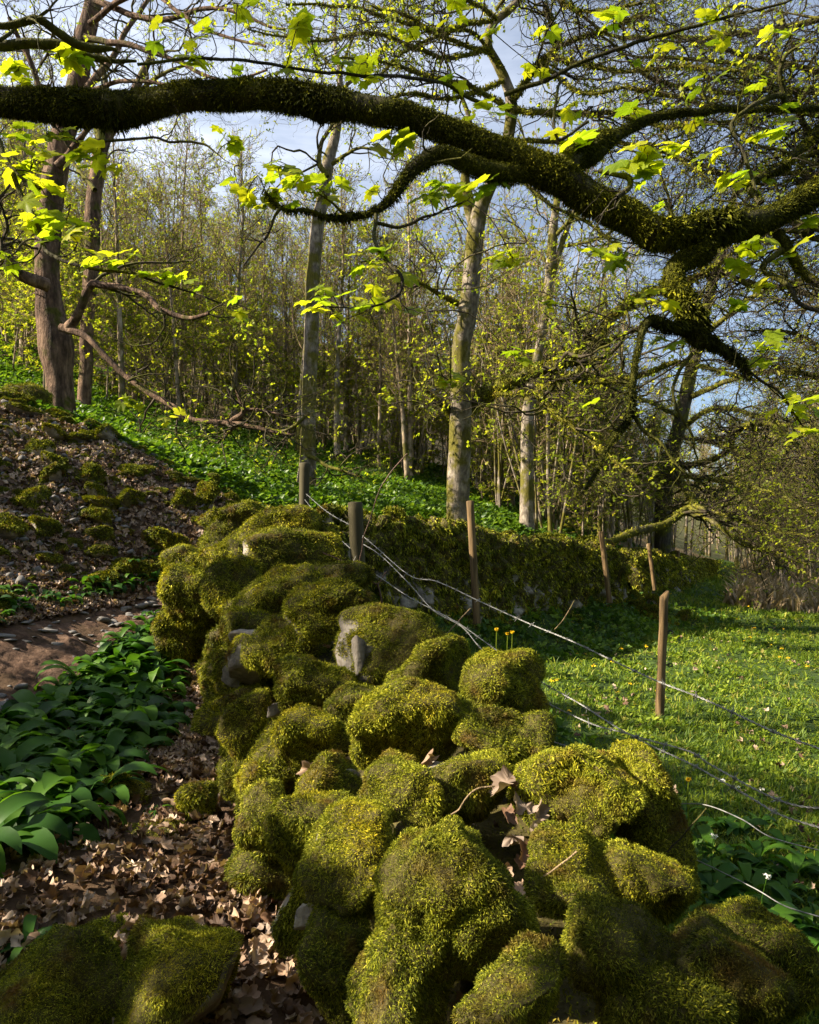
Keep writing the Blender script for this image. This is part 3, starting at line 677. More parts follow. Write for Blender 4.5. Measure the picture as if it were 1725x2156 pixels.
R2 = [
 ([(792, 452, 9), (790, 478, 8), (790, 500, 8), (812, 550, 8), (844, 580, 7), (846, 610, 7), (800, 641, 5), (760, 647, 4), (725, 645, 3)], 2.45, 2.2),
 ([(592, 437, 6), (565, 485, 6), (540, 520, 5), (515, 552, 4)], 2.4, 2.35),
 ([(795, 470, 8), (850, 476, 7), (897, 455, 6), (950, 440, 4), (980, 425, 2)], 2.45, 2.5),
 ([(740, 456, 8), (715, 440, 6), (690, 420, 4), (670, 405, 3)], 2.4, 2.4),
 ([(1647, 528, 14), (1607, 552, 11), (1612, 580, 10), (1662, 602, 9), (1682, 640, 9), (1730, 660, 8)], 2.7, 2.5),
 ([(1457, 745, 8), (1422, 819, 7), (1427, 862, 6), (1457, 919, 5), (1477, 982, 3)], 2.5, 2.4),
 ([(1330, 872, 8), (1382, 919, 7), (1422, 974, 5), (1472, 1024, 3)], 2.4, 2.3),
 ([(1572, 775, 6), (1640, 830, 5), (1680, 880, 4), (1700, 910, 2)], 2.5, 2.5),
 ([(-30, 250, 14), (0, 300, 12), (8, 325, 10), (30, 360, 10), (52, 420, 10), (77, 462, 9), (86, 510, 8), (112, 540, 8), (200, 560, 6), (300, 585, 5), (425, 630, 4), (500, 652, 2)], 2.6, 2.2),
 ([(8, 325, 7), (50, 375, 6), (82, 406, 5)], 2.5, 2.4),
 ([(100, 510, 5), (60, 496, 4), (30, 530, 4), (0, 560, 4), (-40, 590, 3)], 2.4, 2.4),
 ([(-60, 90, 20), (0, 95, 20), (125, 101, 18), (200, 118, 13), (290, 136, 5)], 2.3, 2.4),
 ([(-60, 40, 14), (0, 50, 13), (75, 46, 16), (140, 76, 18), (200, 96, 16), (246, 106, 5)], 2.2, 2.3),
 ([(170, 305, 6), (225, 296, 6), (300, 294, 5), (360, 296, 5), (418, 298, 5), (460, 330, 3)], 2.8, 2.6),
 ([(0, 85, 8), (30, 60, 6), (80, 30, 5), (140, -10, 3)], 2.3, 2.4),
 ([(290, 136, 6), (450, 119, 6), (550, 134, 6), (700, 156, 6), (862, 163, 7), (937, 181, 7), (1032, 222, 9)], 2.6, 3.4),
 ([(1600, 425, 8), (1570, 340, 7), (1545, 290, 7), (1550, 250, 8), (1640, 195, 12), (1650, 225, 12)], 2.8, 3.0),
 ([(1660, 225, 10), (1640, 170, 10), (1650, 125, 8), (1690, 90, 3)], 3.1, 3.0),
 ([(1062, 200, 9), (1137, 174, 9), (1212, 140, 8), (1312, 100, 8), (1412, 70, 7), (1562, 30, 6), (1680, -5, 4)], 3.4, 3.0),
 ([(1260, 360, 8), (1320, 370, 12), (1322, 400, 12), (1300, 418, 10)], 2.5, 2.4),
 ([(1240, 255, 6), (1175, 290, 6), (1165, 250, 6), (1178, 190, 6), (1195, 170, 5)], 2.8, 3.0),
 ([(1590, 900, 5), (1550, 560, 6), (1640, 500, 7)], 2.4, 2.6)]
R2P = limbs(R2[:-1], 30); R2P = wiggle(R2P, .022, 7, 9)
rng = np.random.default_rng(5)
T3 = grow(R2P, rng, 4, .3, 1, .10, .32, 50, 8, .28, .02, .55, tip=.4, rmax=.004)
T3b = grow(R1P, rng, 6, .35, 1, .12, .42, 60, 9, .28, .03, .2, tip=.4, rmax=.005)
T4 = grow((np.concatenate([T3[0][:, ::1][:, :8], T3b[0][:, :8]]), np.concatenate([T3[1][:, :8], T3b[1][:, :8]])), rng, 2, .3, 1, .05, .16, 45, 6, .28, .03, .7, tip=.5)
bo = tmesh('bough', [((mainL[0][None], mainL[1][None]*.68), 20)], fs, 'bark_dark', .25, 1)
for q in range(len(R1P[0])): tmesh('branch', [((R1P[0][q:q+1], R1P[1][q:q+1]*.85), 12)], fs, 'bark_dark', .3, 2)
# leaf clusters: px, py, leaves, size px
LC = [(630,42,3,48),(655,66,3,45),(500,8,3,40),(145,118,4,48),(128,132,3,44),(40,148,3,40),(40,175,3,36),(415,112,3,40),(400,132,3,38),(350,78,3,36),(440,55,3,34),(615,140,3,38),(690,126,4,42),(760,135,3,40),(772,162,3,40),(490,157,3,34),(950,25,4,46),(45,275,4,44),(100,285,4,44),(130,290,3,42),(62,320,4,44),(28,345,4,44),(72,335,3,42),(160,318,3,42),(192,322,3,44),(210,345,3,46),(110,405,3,46),(82,382,3,36),(86,448,5,50),(58,462,4,44),(140,465,4,46),(150,495,4,44),(128,505,3,44),(18,540,4,40),(190,535,4,36),(212,548,4,38),(270,545,4,38),(312,575,4,40),(345,585,3,40),(382,592,3,34),(495,650,4,32),
 (482,300,5,36),(600,352,3,48),(502,395,2,46),(520,405,3,40),(560,432,2,42),(582,402,3,38),(622,385,4,46),(650,385,4,44),(680,392,3,40),(702,405,3,38),(612,412,3,34),(758,552,2,50),(812,530,4,42),(825,572,3,44),(725,620,2,52),(780,610,2,40),(665,612,3,38),(825,645,2,50),(660,652,4,38),(757,652,3,36),(700,660,3,34),(808,290,3,46),(842,302,3,40),(900,410,3,46),(922,402,3,40),(950,390,4,46),(1000,402,4,44),(1045,390,4,42),(795,402,3,34),
 (1030,240,4,46),(1215,285,3,58),(1192,320,4,52),(1340,345,4,58),(1345,325,3,52),(1352,380,3,40),(1480,175,3,42),(1530,80,3,38),(1290,22,5,44),(1640,60,4,44),(1490,35,4,36),(1110,155,3,38),(1340,230,4,44),(1210,222,4,36),(1410,312,5,42),(1500,322,4,38),(1540,382,4,44),(1630,288,4,40),(1592,292,3,38),(1622,372,4,44),(1602,512,4,44),(1642,535,4,44),(1582,560,4,42),(1610,600,3,38),(1040,545,4,38),(1080,545,4,40),(1150,640,4,34),(1075,742,4,34),(1262,535,4,44),(1310,545,4,46),(1600,740,4,44),(1625,722,4,42),(1660,850,4,42),(1690,865,4,44),(1362,622,4,40),(1330,645,4,40),(1400,715,4,36),(1650,250,3,42),(1560,640,4,34),(1690,920,3,38),(1490,250,3,32),(1385,440,3,32),(1230,850,2,32),(860,60,3,32),(1040,70,4,32),(955,170,3,34),(1140,60,4,34),(1360,120,3,34),(1600,170,3,30),(930,790,3,34),(950,800,3,30),(1700,470,4,40)]
allb = np.concatenate([R1P[0].reshape(-1, 3), R2P[0].reshape(-1, 3), mainL[0], T3[0].reshape(-1, 3)])
apx = CX+allb[:, 0]/allb[:, 1]*F; apy = HY-(allb[:, 2]-EYE)/allb[:, 1]*F
pet = []; leafst = []
def out_(a): return np.array([math.cos(a), math.sin(a)*.9, 0])
LP = []; LX = []; LZ = []; LS = []
VIEW = np.array([0, -1, 0.])
for (px, py, nl, sz) in LC:
    d = np.hypot(apx-px, apy-py); k = np.argmin(d); D = allb[k, 1]*1.0; c = U(px, py, D)
    if d[k] > 18:
        a = allb[k]; mid = (a+c)/2+np.array([0, 0, .02])+rng.normal(size=3)*.02
        pet.append(np.vstack([resample(np.array([a, mid, c]), 8)]))
    for j in range(nl+1):
        ang = rng.uniform(0, 2*PI); R_ = sz*.45*D/F
        base = c+rng.normal(size=3)*np.array([.8, .8, .45])*R_; leafst.append(resample(np.array([c, (c+base)/2+np.array([0, 0, -.006]), base+nrm(out_(ang))*R_*.3]), 5))
        out = np.array([math.cos(ang), math.sin(ang)*.9, rng.uniform(-.5, .25)])
        LP.append(base+nrm(out)*R_*.3); LX.append(out)
        LZ.append(nrm(np.array([rng.normal()*.35-.25, -rng.uniform(.05, .9), .75]))); LS.append(sz*.86*D/F*rng.uniform(.5, 1.15))
LP = np.array(LP); Yv = nrm(np.array(LX)); Z = nrm(np.array(LZ)); X = nrm(np.cross(Yv, Z)); Z = np.cross(X, Yv)
V, F_, r, vn = scatter_mix(MAPLES, MV, LP, X, Yv, Z, np.array(LS), rng)
mesh('leaves', V, F_, M['leaf_near'], fs, attrs={'rnd': ('FACE', r), 'vein': ('POINT', vn)})
petP = np.array(pet); tmesh('twigs', [(R2P, 8), (T3, 5), (T3b, 5), (T4, 4), ((petP, np.full(petP.shape[:2], .0022)), 4), ((np.array(leafst), np.full((len(leafst), 5), .0010)), 3)], fs, 'bark_dark', 0, 3)
rng = np.random.default_rng(9)
pos, N = bark_moss((mainL[0][None], mainL[1][None]*.68), .02, 230000, rng)
p2, N2 = bark_moss((R1P[0], R1P[1]*.85), .02, 120000, rng)
p3, N3 = bark_moss(R2P, .01, 9000, rng)
def fsize(p, a, b): return (a+b*np.clip(fbm(p*5, 3, 77)+.15, 0, 1)**1.5*(1+1.2*(rng.random(len(p)) < .12)))[:, None]
a_ = fronds(pos, N, fsize(pos, .015, .036), rng, droop=.5, spread=1.45, wid=.14); b_ = fronds(p2, N2, fsize(p2, .012, .026), rng, droop=.55, spread=1.6, wid=.14); c_ = fronds(p3, N3, .006, rng, droop=.3, spread=.9, wid=.25)
V, F_ = join([(x[0], [x[1], x[2]]) for x in (a_, b_, c_)])
rT = np.concatenate([x[3][:len(x[2])] for x in (a_, b_, c_)]); rQ = np.concatenate([x[3][len(x[2]):] for x in (a_, b_, c_)])
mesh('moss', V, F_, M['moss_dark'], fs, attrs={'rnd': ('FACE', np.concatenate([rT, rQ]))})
# its trunk, off to the right
tl = resample(np.array([(3.9, 3.3, float(H(3.9, 3.3))-.2, .34), (3.88, 3.3, 1.2, .27), (3.8, 3.28, 2.4, .24), (3.5, 3.25, 3.1, .15), (2.6, 3.05, 3.3, .10), (1.98, 2.98, 3.16, .08)]), 40)
t2 = resample(np.array([(3.9, 3.3, -.2, .34), (3.88, 3.3, 1.2, .27), (3.85, 3.3, 2.0, .24), (4.1, 3.5, 4, .17), (4.0, 3.9, 6.5, .12), (4.4, 4.2, 9, .04)]), 40)
tr = (np.stack([tl[:, :3], t2[:, :3]]), np.stack([tl[:, 3], t2[:, 3]]))
tmesh('trunk', [((t2[None, :, :3], t2[None, :, 3]), 18)], fs, 'bark_dark', .2, 4); tmesh('branch', [((tl[None, 14:, :3], tl[None, 14:, 3]), 16)], fs, 'bark_dark', .2, 4)

# ---- generic crown growth -------------------------------------------
def crown_from(par, seed, spec):
    """spec list of dicts for grow; returns list of levels"""
    rng = np.random.default_rng(seed); lv = []; cur = par
    for s in spec:
        cur = grow(cur, rng, **s); lv.append(cur)
    return lv
SP3 = lambda a, b, c: [dict(n=a, t0=.2, t1=1, lmin=.9, lmax=2.6, ang=48, npts=12, wig=.26, up=.02, rr=.5, tip=.3, flat=.35),
                       dict(n=b, t0=.2, t1=1, lmin=.4, lmax=1.2, ang=50, npts=9, wig=.28, up=.03, rr=.6, tip=.4, flat=.2),
                       dict(n=c, t0=.2, t1=1, lmin=.15, lmax=.5, ang=50, npts=6, wig=.3, up=.05, rr=.65, tip=.5)]
def traced_tree(label, base, trunks, boughs, barkT, barkB, seed, spec, leaf_frac, leaf_size, leafmat_='leaf_mid', mossn=0, trn=18, name='sycamore_tree', growfrom=None, minr=.0022):
    e = empty(name, base); tag(e, label, 'tree')
    TL = limbs(trunks, 44); TL = wiggle(TL, .03, 1.2, seed)
    # root each trunk in the ground
    for q in range(len(TL[0])): tmesh('trunk' if q == 0 else 'branch', [((TL[0][q:q+1], TL[1][q:q+1]), trn)], e, barkT, .12, seed)
    par = TL; lv = []
    if boughs:
        BL = limbs(boughs, 32); BL = wiggle(BL, .06, 1.6, seed+3); [tmesh('branch', [((BL[0][q:q+1], BL[1][q:q+1]), 8)], e, barkB, .2, seed+1) for q in range(len(BL[0]))]
        par = BL if growfrom is None else growfrom(TL, BL)
    lv = crown_from(par, seed, spec)
    lv = [(P, np.maximum(R, minr*(.6 if i else 1))) for i, (P, R) in enumerate(lv)]
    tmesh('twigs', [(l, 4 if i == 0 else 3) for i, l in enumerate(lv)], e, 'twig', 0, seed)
    rng = np.random.default_rng(seed+50)
    pts = np.concatenate([tips(lv[-1], rng, leaf_frac, .5), tips(lv[-2], rng, leaf_frac*.5, .9)])
    leafmesh('leaves', pts, leaf_size, e, leafmat_, rng, [diamond(3, k) for k in range(5)])
    if mossn:
        PR = BL if boughs else TL
        pos, N = bark_moss(PR, .03, mossn, rng); Dm = pos[:, 1].mean()
        fv, q, t, r = fronds(pos, N, .03+.0015*Dm, rng, droop=.2, spread=.7, wid=.35); mesh('moss', fv, [t, q], M['moss'], e, attrs={'rnd': ('FACE', r)})
    return e
def gnd(px, D):
    x = (px-CX)/F*D; return (x, D, float(H(x, D)))
def rooted(pts, D):
    """prepend a root point at the terrain under the first traced point"""
    px = pts[0][0]; x, y, z = gnd(px, D); py = HY-(z-.15-EYE)/D*F
    a = [tuple([px, py, pts[0][2]*1.25]), tuple([px, py-(.35/D*F), pts[0][2]*1.05])]
    return a+[p for p in pts if p[1] < py-(.6/D*F)]
# left big sycamore
D = 12
traced_tree('big rugged brown sycamore at the top of the scree slope on the left', gnd(128, D),
 [(rooted([(128, 905, 58), (126, 800, 54), (118, 725, 70), (108, 660, 56), (100, 600, 50), (102, 500, 48), (110, 400, 48), (130, 300, 45), (160, 200, 42), (175, 100, 40), (200, 0, 32), (215, -80, 20)], D), D, D+.4)],
 [([(100, 600, 30), (75, 590, 28), (40, 575, 26), (5, 525, 22), (-40, 470, 18)], D-.3, 11),
  ([(140, 695, 22), (165, 660, 18), (190, 603, 16), (215, 598, 15), (300, 620, 13), (340, 650, 12), (400, 668, 10), (442, 658, 7)], D-.3, 10.5),
  ([(130, 690, 18), (180, 708, 13), (240, 766, 12), (300, 818, 12), (352, 850, 12), (412, 888, 12), (482, 894, 12), (552, 903, 9), (620, 914, 5)], D-.3, 10.5),
  ([(482, 894, 12), (512, 868, 11), (505, 842, 8), (498, 820, 4)], 10.8, 10.7), ([(515, 862, 9), (560, 866, 6), (625, 876, 3)], 10.8, 10.5), ([(500, 895, 8), (475, 920, 7), (460, 936, 4)], 10.8, 10.8),
  ([(135, 280, 20), (90, 200, 14), (60, 120, 11), (20, 40, 8)], D, 11.5), ([(150, 220, 18), (230, 130, 12), (270, 60, 10), (330, -20, 7)], D, 12.5), ([(120, 350, 16), (190, 270, 10), (270, 200, 8)], D, 11.5), ([(200, 0, 14), (320, 40, 11), (450, 20, 8), (600, 60, 5)], D, 10.5), ([(180, 80, 14), (330, 110, 10), (460, 170, 7), (560, 150, 4)], D, 10.5), ([(190, 50, 12), (300, -20, 10), (430, 60, 7), (560, 100, 5)], D, 10), ([(160, 200, 10), (260, 170, 8), (380, 190, 6), (480, 230, 4)], D, 10.5)],
 'bark_brown', 'bark_brown', 21, SP3(7, 5, 5), .3, .05)
D = 16
traced_tree('forked grey-brown trunk just behind the big left sycamore', gnd(178, D),
 [(rooted([(178, 850, 26), (184, 700, 26), (190, 600, 28), (195, 520, 30), (196, 430, 30), (206, 360, 30), (215, 300, 27), (245, 255, 22), (290, 180, 16), (330, 90, 10)], D), D, D+.4)],
 [([(212, 310, 20), (215, 250, 18), (225, 180, 12), (200, 100, 8)], D, D), ([(260, 235, 12), (320, 170, 8), (400, 130, 5)], D, D-1), ([(200, 400, 10), (150, 330, 7), (120, 250, 5)], D, D+1)],
 'bark_brown', 'bark_mossy', 23, SP3(7, 5, 4), .3, .05)
D = 13
traced_tree('slim straight pale trunk behind the tallest fence post, left of centre', gnd(648, D),
 [(rooted([(645, 1060, 38), (648, 980, 36), (650, 900, 31), (656, 700, 30), (665, 500, 28), (680, 420, 25), (695, 330, 24), (710, 260, 18), (716, 150, 12), (706, 90, 8), (710, 0, 5)], D), D, D+.3)],
 [([(690, 372, 12), (673, 342, 11), (676, 302, 9), (698, 268, 7), (700, 220, 5)], D, D), ([(700, 345, 9), (758, 316, 6), (810, 318, 4)], D, D-.8), ([(712, 200, 8), (780, 130, 6), (830, 60, 4)], D, D+1), ([(715, 160, 7), (660, 100, 6), (610, 40, 4)], D, D+1),
  ([(712, 240, 7), (640, 190, 5), (560, 170, 3)], D, D-.8), ([(716, 150, 7), (750, 70, 5), (770, 0, 4)], D, D-1.2), ([(650, 960, 9), (700, 985, 7), (760, 1005, 4)], D-.1, D-.8), ([(652, 870, 8), (600, 905, 6), (560, 900, 4)], D-.1, D+.5)],
 'bark_pale', 'bark_mossy', 25, SP3(8, 5, 5), .55, .05)
D = 11
traced_tree('stout mossy central trunk behind the wall with a long limb reaching right', gnd(965, D),
 [(rooted([(964, 1109, 46), (965, 994, 48), (969, 894, 46), (972, 850, 44), (974, 719, 38), (982, 690, 40), (995, 550, 38), (1005, 475, 36), (1018, 425, 30), (1035, 390, 26), (1055, 340, 24), (1072, 280, 24), (1077, 210, 24), (1055, 150, 20), (1028, 100, 17), (1037, 50, 17), (1090, 5, 15), (1120, -60, 12)], D), D, 9.5),
  ([(1003, 480, 30), (990, 440, 26), (982, 400, 22), (978, 370, 18), (985, 320, 14), (990, 260, 10), (960, 180, 8)], D-.3, 10.4)],
 [([(985, 862, 34), (1027, 829, 32), (1062, 811, 32), (1112, 786, 28), (1172, 769, 24), (1212, 749, 22), (1252, 719, 20), (1302, 655, 19), (1362, 615, 18), (1407, 600, 17), (1480, 575, 12), (1560, 520, 8)], D, 8.5),
  ([(1122, 788, 20), (1180, 797, 16), (1242, 799, 15), (1302, 799, 14), (1362, 784, 12), (1427, 766, 10), (1520, 780, 7), (1600, 800, 4)], D-.4, 8.5),
  ([(955, 895, 12), (940, 862, 10), (905, 830, 8), (885, 812, 6)], D, 10.3), ([(1132, 795, 10), (1140, 845, 11), (1182, 884, 11), (1237, 924, 10), (1282, 959, 8), (1340, 1000, 5)], 10.3, 8.8),
  ([(1040, 830, 8), (1112, 829, 7), (1182, 799, 6), (1262, 754, 5)], D-.5, 9), ([(1077, 215, 16), (1112, 170, 14), (1142, 130, 14), (1180, 98, 13), (1167, 50, 12), (1150, 0, 8)], 9.8, 9.2),
  ([(965, 640, 12), (905, 605, 8), (862, 585, 5)], D-.2, 10), ([(1180, 98, 10), (1280, 60, 9), (1380, 20, 7)], 9.2, 8.5), ([(1077, 230, 12), (1180, 240, 11), (1290, 235, 9), (1420, 265, 8), (1560, 250, 5)], 9.8, 8),
  ([(1075, 300, 10), (1180, 295, 9), (1290, 295, 8), (1420, 330, 6), (1520, 400, 4)], 9.8, 8.2), ([(1074, 230, 11), (1000, 190, 9), (900, 160, 8), (800, 130, 6), (700, 120, 4)], 9.7, 8), ([(1030, 110, 9), (940, 80, 8), (850, 30, 6), (780, 10, 4)], 9.6, 8.6),
  ([(1155, 120, 9), (1300, 150, 8), (1450, 140, 7), (1600, 160, 5)], 9.3, 7.5), ([(1045, 40, 10), (980, 0, 8), (900, -30, 6)], 9.5, 8.6), ([(1060, 330, 8), (1140, 420, 7), (1250, 480, 6), (1330, 560, 4)], 9.9, 9), ([(1035, 100, 10), (930, 120, 8), (800, 70, 7), (650, 90, 5), (520, 60, 3)], 9.6, 8), ([(1037, 45, 9), (900, 60, 8), (760, 20, 6), (600, 10, 4)], 9.5, 8), ([(1060, 170, 9), (960, 210, 8), (860, 200, 7), (740, 240, 4)], 9.8, 8.5), ([(1045, 20, 9), (1100, -40, 8), (1220, 20, 7), (1350, 10, 5)], 9.5, 8), ([(1140, 132, 8), (1220, 190, 7), (1340, 180, 6), (1480, 210, 4)], 9.2, 8), ([(1060, 150, 8), (990, 70, 7), (880, 90, 6), (790, 170, 4)], 9.8, 9)],
 'bark_pale', 'bark_mossy', 27, SP3(11, 6, 5), .5, .05, mossn=26000)
D = 16
traced_tree('tall pale trunk sunlit on its left, rising behind the wall right of the centre tree', gnd(1108, D),
 [(rooted([(1109, 1119, 30), (1110, 994, 27), (1112, 869, 25), (1124, 794, 20), (1134, 744, 19), (1142, 700, 19), (1152, 625, 20), (1160, 550, 20), (1166, 475, 19), (1172, 425, 14), (1180, 340, 10), (1190, 240, 7)], D), D, D),
  ([(1158, 590, 14), (1170, 560, 12), (1182, 520, 12), (1202, 460, 10), (1230, 390, 8), (1250, 300, 5)], D, D)],
 [([(1165, 500, 9), (1230, 440, 7), (1300, 420, 4)], D, D-1), ([(1160, 560, 8), (1100, 500, 6), (1060, 430, 4)], D, D+1), ([(1180, 520, 7), (1270, 500, 6), (1340, 440, 4)], D, D-1), ([(1172, 420, 7), (1120, 330, 5), (1090, 250, 4)], D, D)],
 'bark_pale', 'bark_mossy', 29, SP3(8, 5, 4), .4, .06)
# right-hand trees, limbs sweeping over the wall and meadow
D = 24
traced_tree('dark leaning sycamore whose long mossy limbs sweep low over the far wall', gnd(1395, D),
 [(rooted([(1395, 1134, 34), (1400, 1019, 32), (1437, 869, 28), (1452, 794, 27), (1475, 700, 24), (1500, 600, 20), (1530, 480, 15), (1560, 350, 9)], D), D, D-1)],
 [([(1275, 1146, 15, 14), (1337, 1119, 17, 14.5), (1402, 1104, 17, 15), (1442, 1074, 16, 15.5), (1462, 1062, 14, 17), (1425, 1000, 16, 23.5)],),
  ([(1450, 1068, 12), (1502, 1099, 10), (1562, 1144, 9), (1627, 1169, 7), (1700, 1190, 4)], 15.6, 13), ([(1415, 990, 14), (1522, 959, 13), (1547, 914, 12), (1587, 894, 11), (1680, 900, 8), (1760, 930, 5)], D, 12),
  ([(1445, 840, 12), (1540, 800, 10), (1640, 780, 8), (1740, 800, 5)], D, 12), ([(1440, 900, 12), (1500, 860, 11), (1600, 880, 9), (1700, 960, 6), (1760, 1040, 4)], D, 12.5), ([(1420, 1000, 12), (1500, 1010, 10), (1600, 1030, 8), (1720, 1080, 5)], D, 12),
  ([(1470, 720, 12), (1560, 640, 10), (1650, 600, 8), (1740, 590, 5)], D, 13), ([(1440, 880, 11), (1350, 840, 9), (1280, 850, 7), (1220, 900, 5)], D, 14), ([(1480, 690, 10), (1400, 640, 8), (1330, 650, 6), (1270, 700, 4)], D, 14),
  ([(1410, 1010, 10), (1330, 990, 8), (1260, 1020, 6), (1200, 1010, 4)], D, 14), ([(1505, 590, 10), (1600, 500, 8), (1680, 440, 6)], D, 13), ([(1500, 600, 9), (1440, 500, 7), (1400, 420, 5)], D, 15), ([(1540, 450, 8), (1640, 360, 6), (1720, 300, 4)], D-1, 13),
  ([(1460, 1064, 9), (1540, 1090, 8), (1640, 1120, 6), (1730, 1130, 4)], 15.6, 12), ([(1430, 920, 10), (1530, 940, 9), (1640, 990, 7), (1730, 1010, 5)], D, 11)],
 'bark_dark', 'bark_mossy', 31, SP3(20, 8, 6), .4, .055, mossn=14000)
# canopy tree rooted beside the meadow outside the view, its top spreading over the upper right
e = empty('sycamore_tree', (9.5, 9, float(H(9.5, 9)))); tag(e, 'sycamore crown at upper right, fine crooked twigs filling the blue sky', 'tree')
tk = resample(np.array([(9.5, 9, -.3, .42), (9.4, 9, 2, .34), (9.2, 9, 4, .3), (9, 9.2, 6, .24), (8.9, 9.4, 9, .16), (9, 9.6, 12, .05)]), 40)
tmesh('trunk', [((tk[None, :, :3], tk[None, :, 3]), 14)], e, 'bark_dark', .15, 5)
rng = np.random.default_rng(61)
B = []
for (px, py, D1, z0) in [(1650, 640, 7.5, 3.2), (1560, 560, 8.5, 3.8), (1500, 420, 8, 4.2), (1620, 330, 8.5, 4.6), (1380, 330, 8.5, 5), (1300, 180, 8.5, 5.8), (1200, 60, 9, 6.4), (1400, 60, 9, 6.8), (1560, 120, 9, 6), (1650, 30, 9, 7), (1480, 240, 8.2, 5.4), (1330, 480, 9, 4.4), (1250, 300, 9.5, 6.2), (1600, 750, 7.8, 2.9), (1640, 880, 8.5, 2.6), (1700, 980, 9, 2.3), (1560, 700, 9.5, 3.2), (1690, 760, 8, 3), (1450, 380, 9.5, 5), (1720, 150, 8.5, 5.5), (1250, 120, 9, 6.2), (1560, 230, 9.2, 5.6), (1100, -40, 9.5, 7.6)]:
    a = np.array([9.15, 9.1, z0]); b = U(px, py, D1); m1 = a*.6+b*.4+rng.normal(size=3)*.35+np.array([0, 0, .25]); m2 = a*.25+b*.75+rng.normal(size=3)*.35
    B.append(resample(np.vstack([np.r_[a, .07], np.r_[m1, .045], np.r_[m2, .028], np.r_[b, .009]]), 32))
B = np.array(B); BL = wiggle((B[..., :3], B[..., 3]), .22, .9, 71); [tmesh('branch', [((BL[0][q:q+1], BL[1][q:q+1]), 8)], e, 'bark_mossy', .2, 6) for q in range(len(BL[0]))]
lv = crown_from(BL, 62, [dict(n=22, t0=.25, t1=1, lmin=.8, lmax=2.6, ang=50, npts=14, wig=.3, up=.0, rr=.5, tip=.35, flat=.3), dict(n=9, t0=.15, t1=1, lmin=.35, lmax=1.0, ang=52, npts=9, wig=.32, up=.0, rr=.62, tip=.45), dict(n=5, t0=.2, t1=1, lmin=.12, lmax=.4, ang=52, npts=6, wig=.32, up=0, rr=.7, tip=.5)])
lv = [(P, np.maximum(R, m_)) for (P, R), m_ in zip(lv, (.004, .0028, .0022))]
tmesh('twigs', [(lv[0], 5), (lv[1], 3), (lv[2], 3)], e, 'twig', 0, 7)
leafmesh('leaves', np.concatenate([tips(lv[2], rng, .22, .8), tips(lv[1], rng, .1, .9)]), .035, e, 'leaf_mid', rng, [diamond(4, k) for k in range(5)])

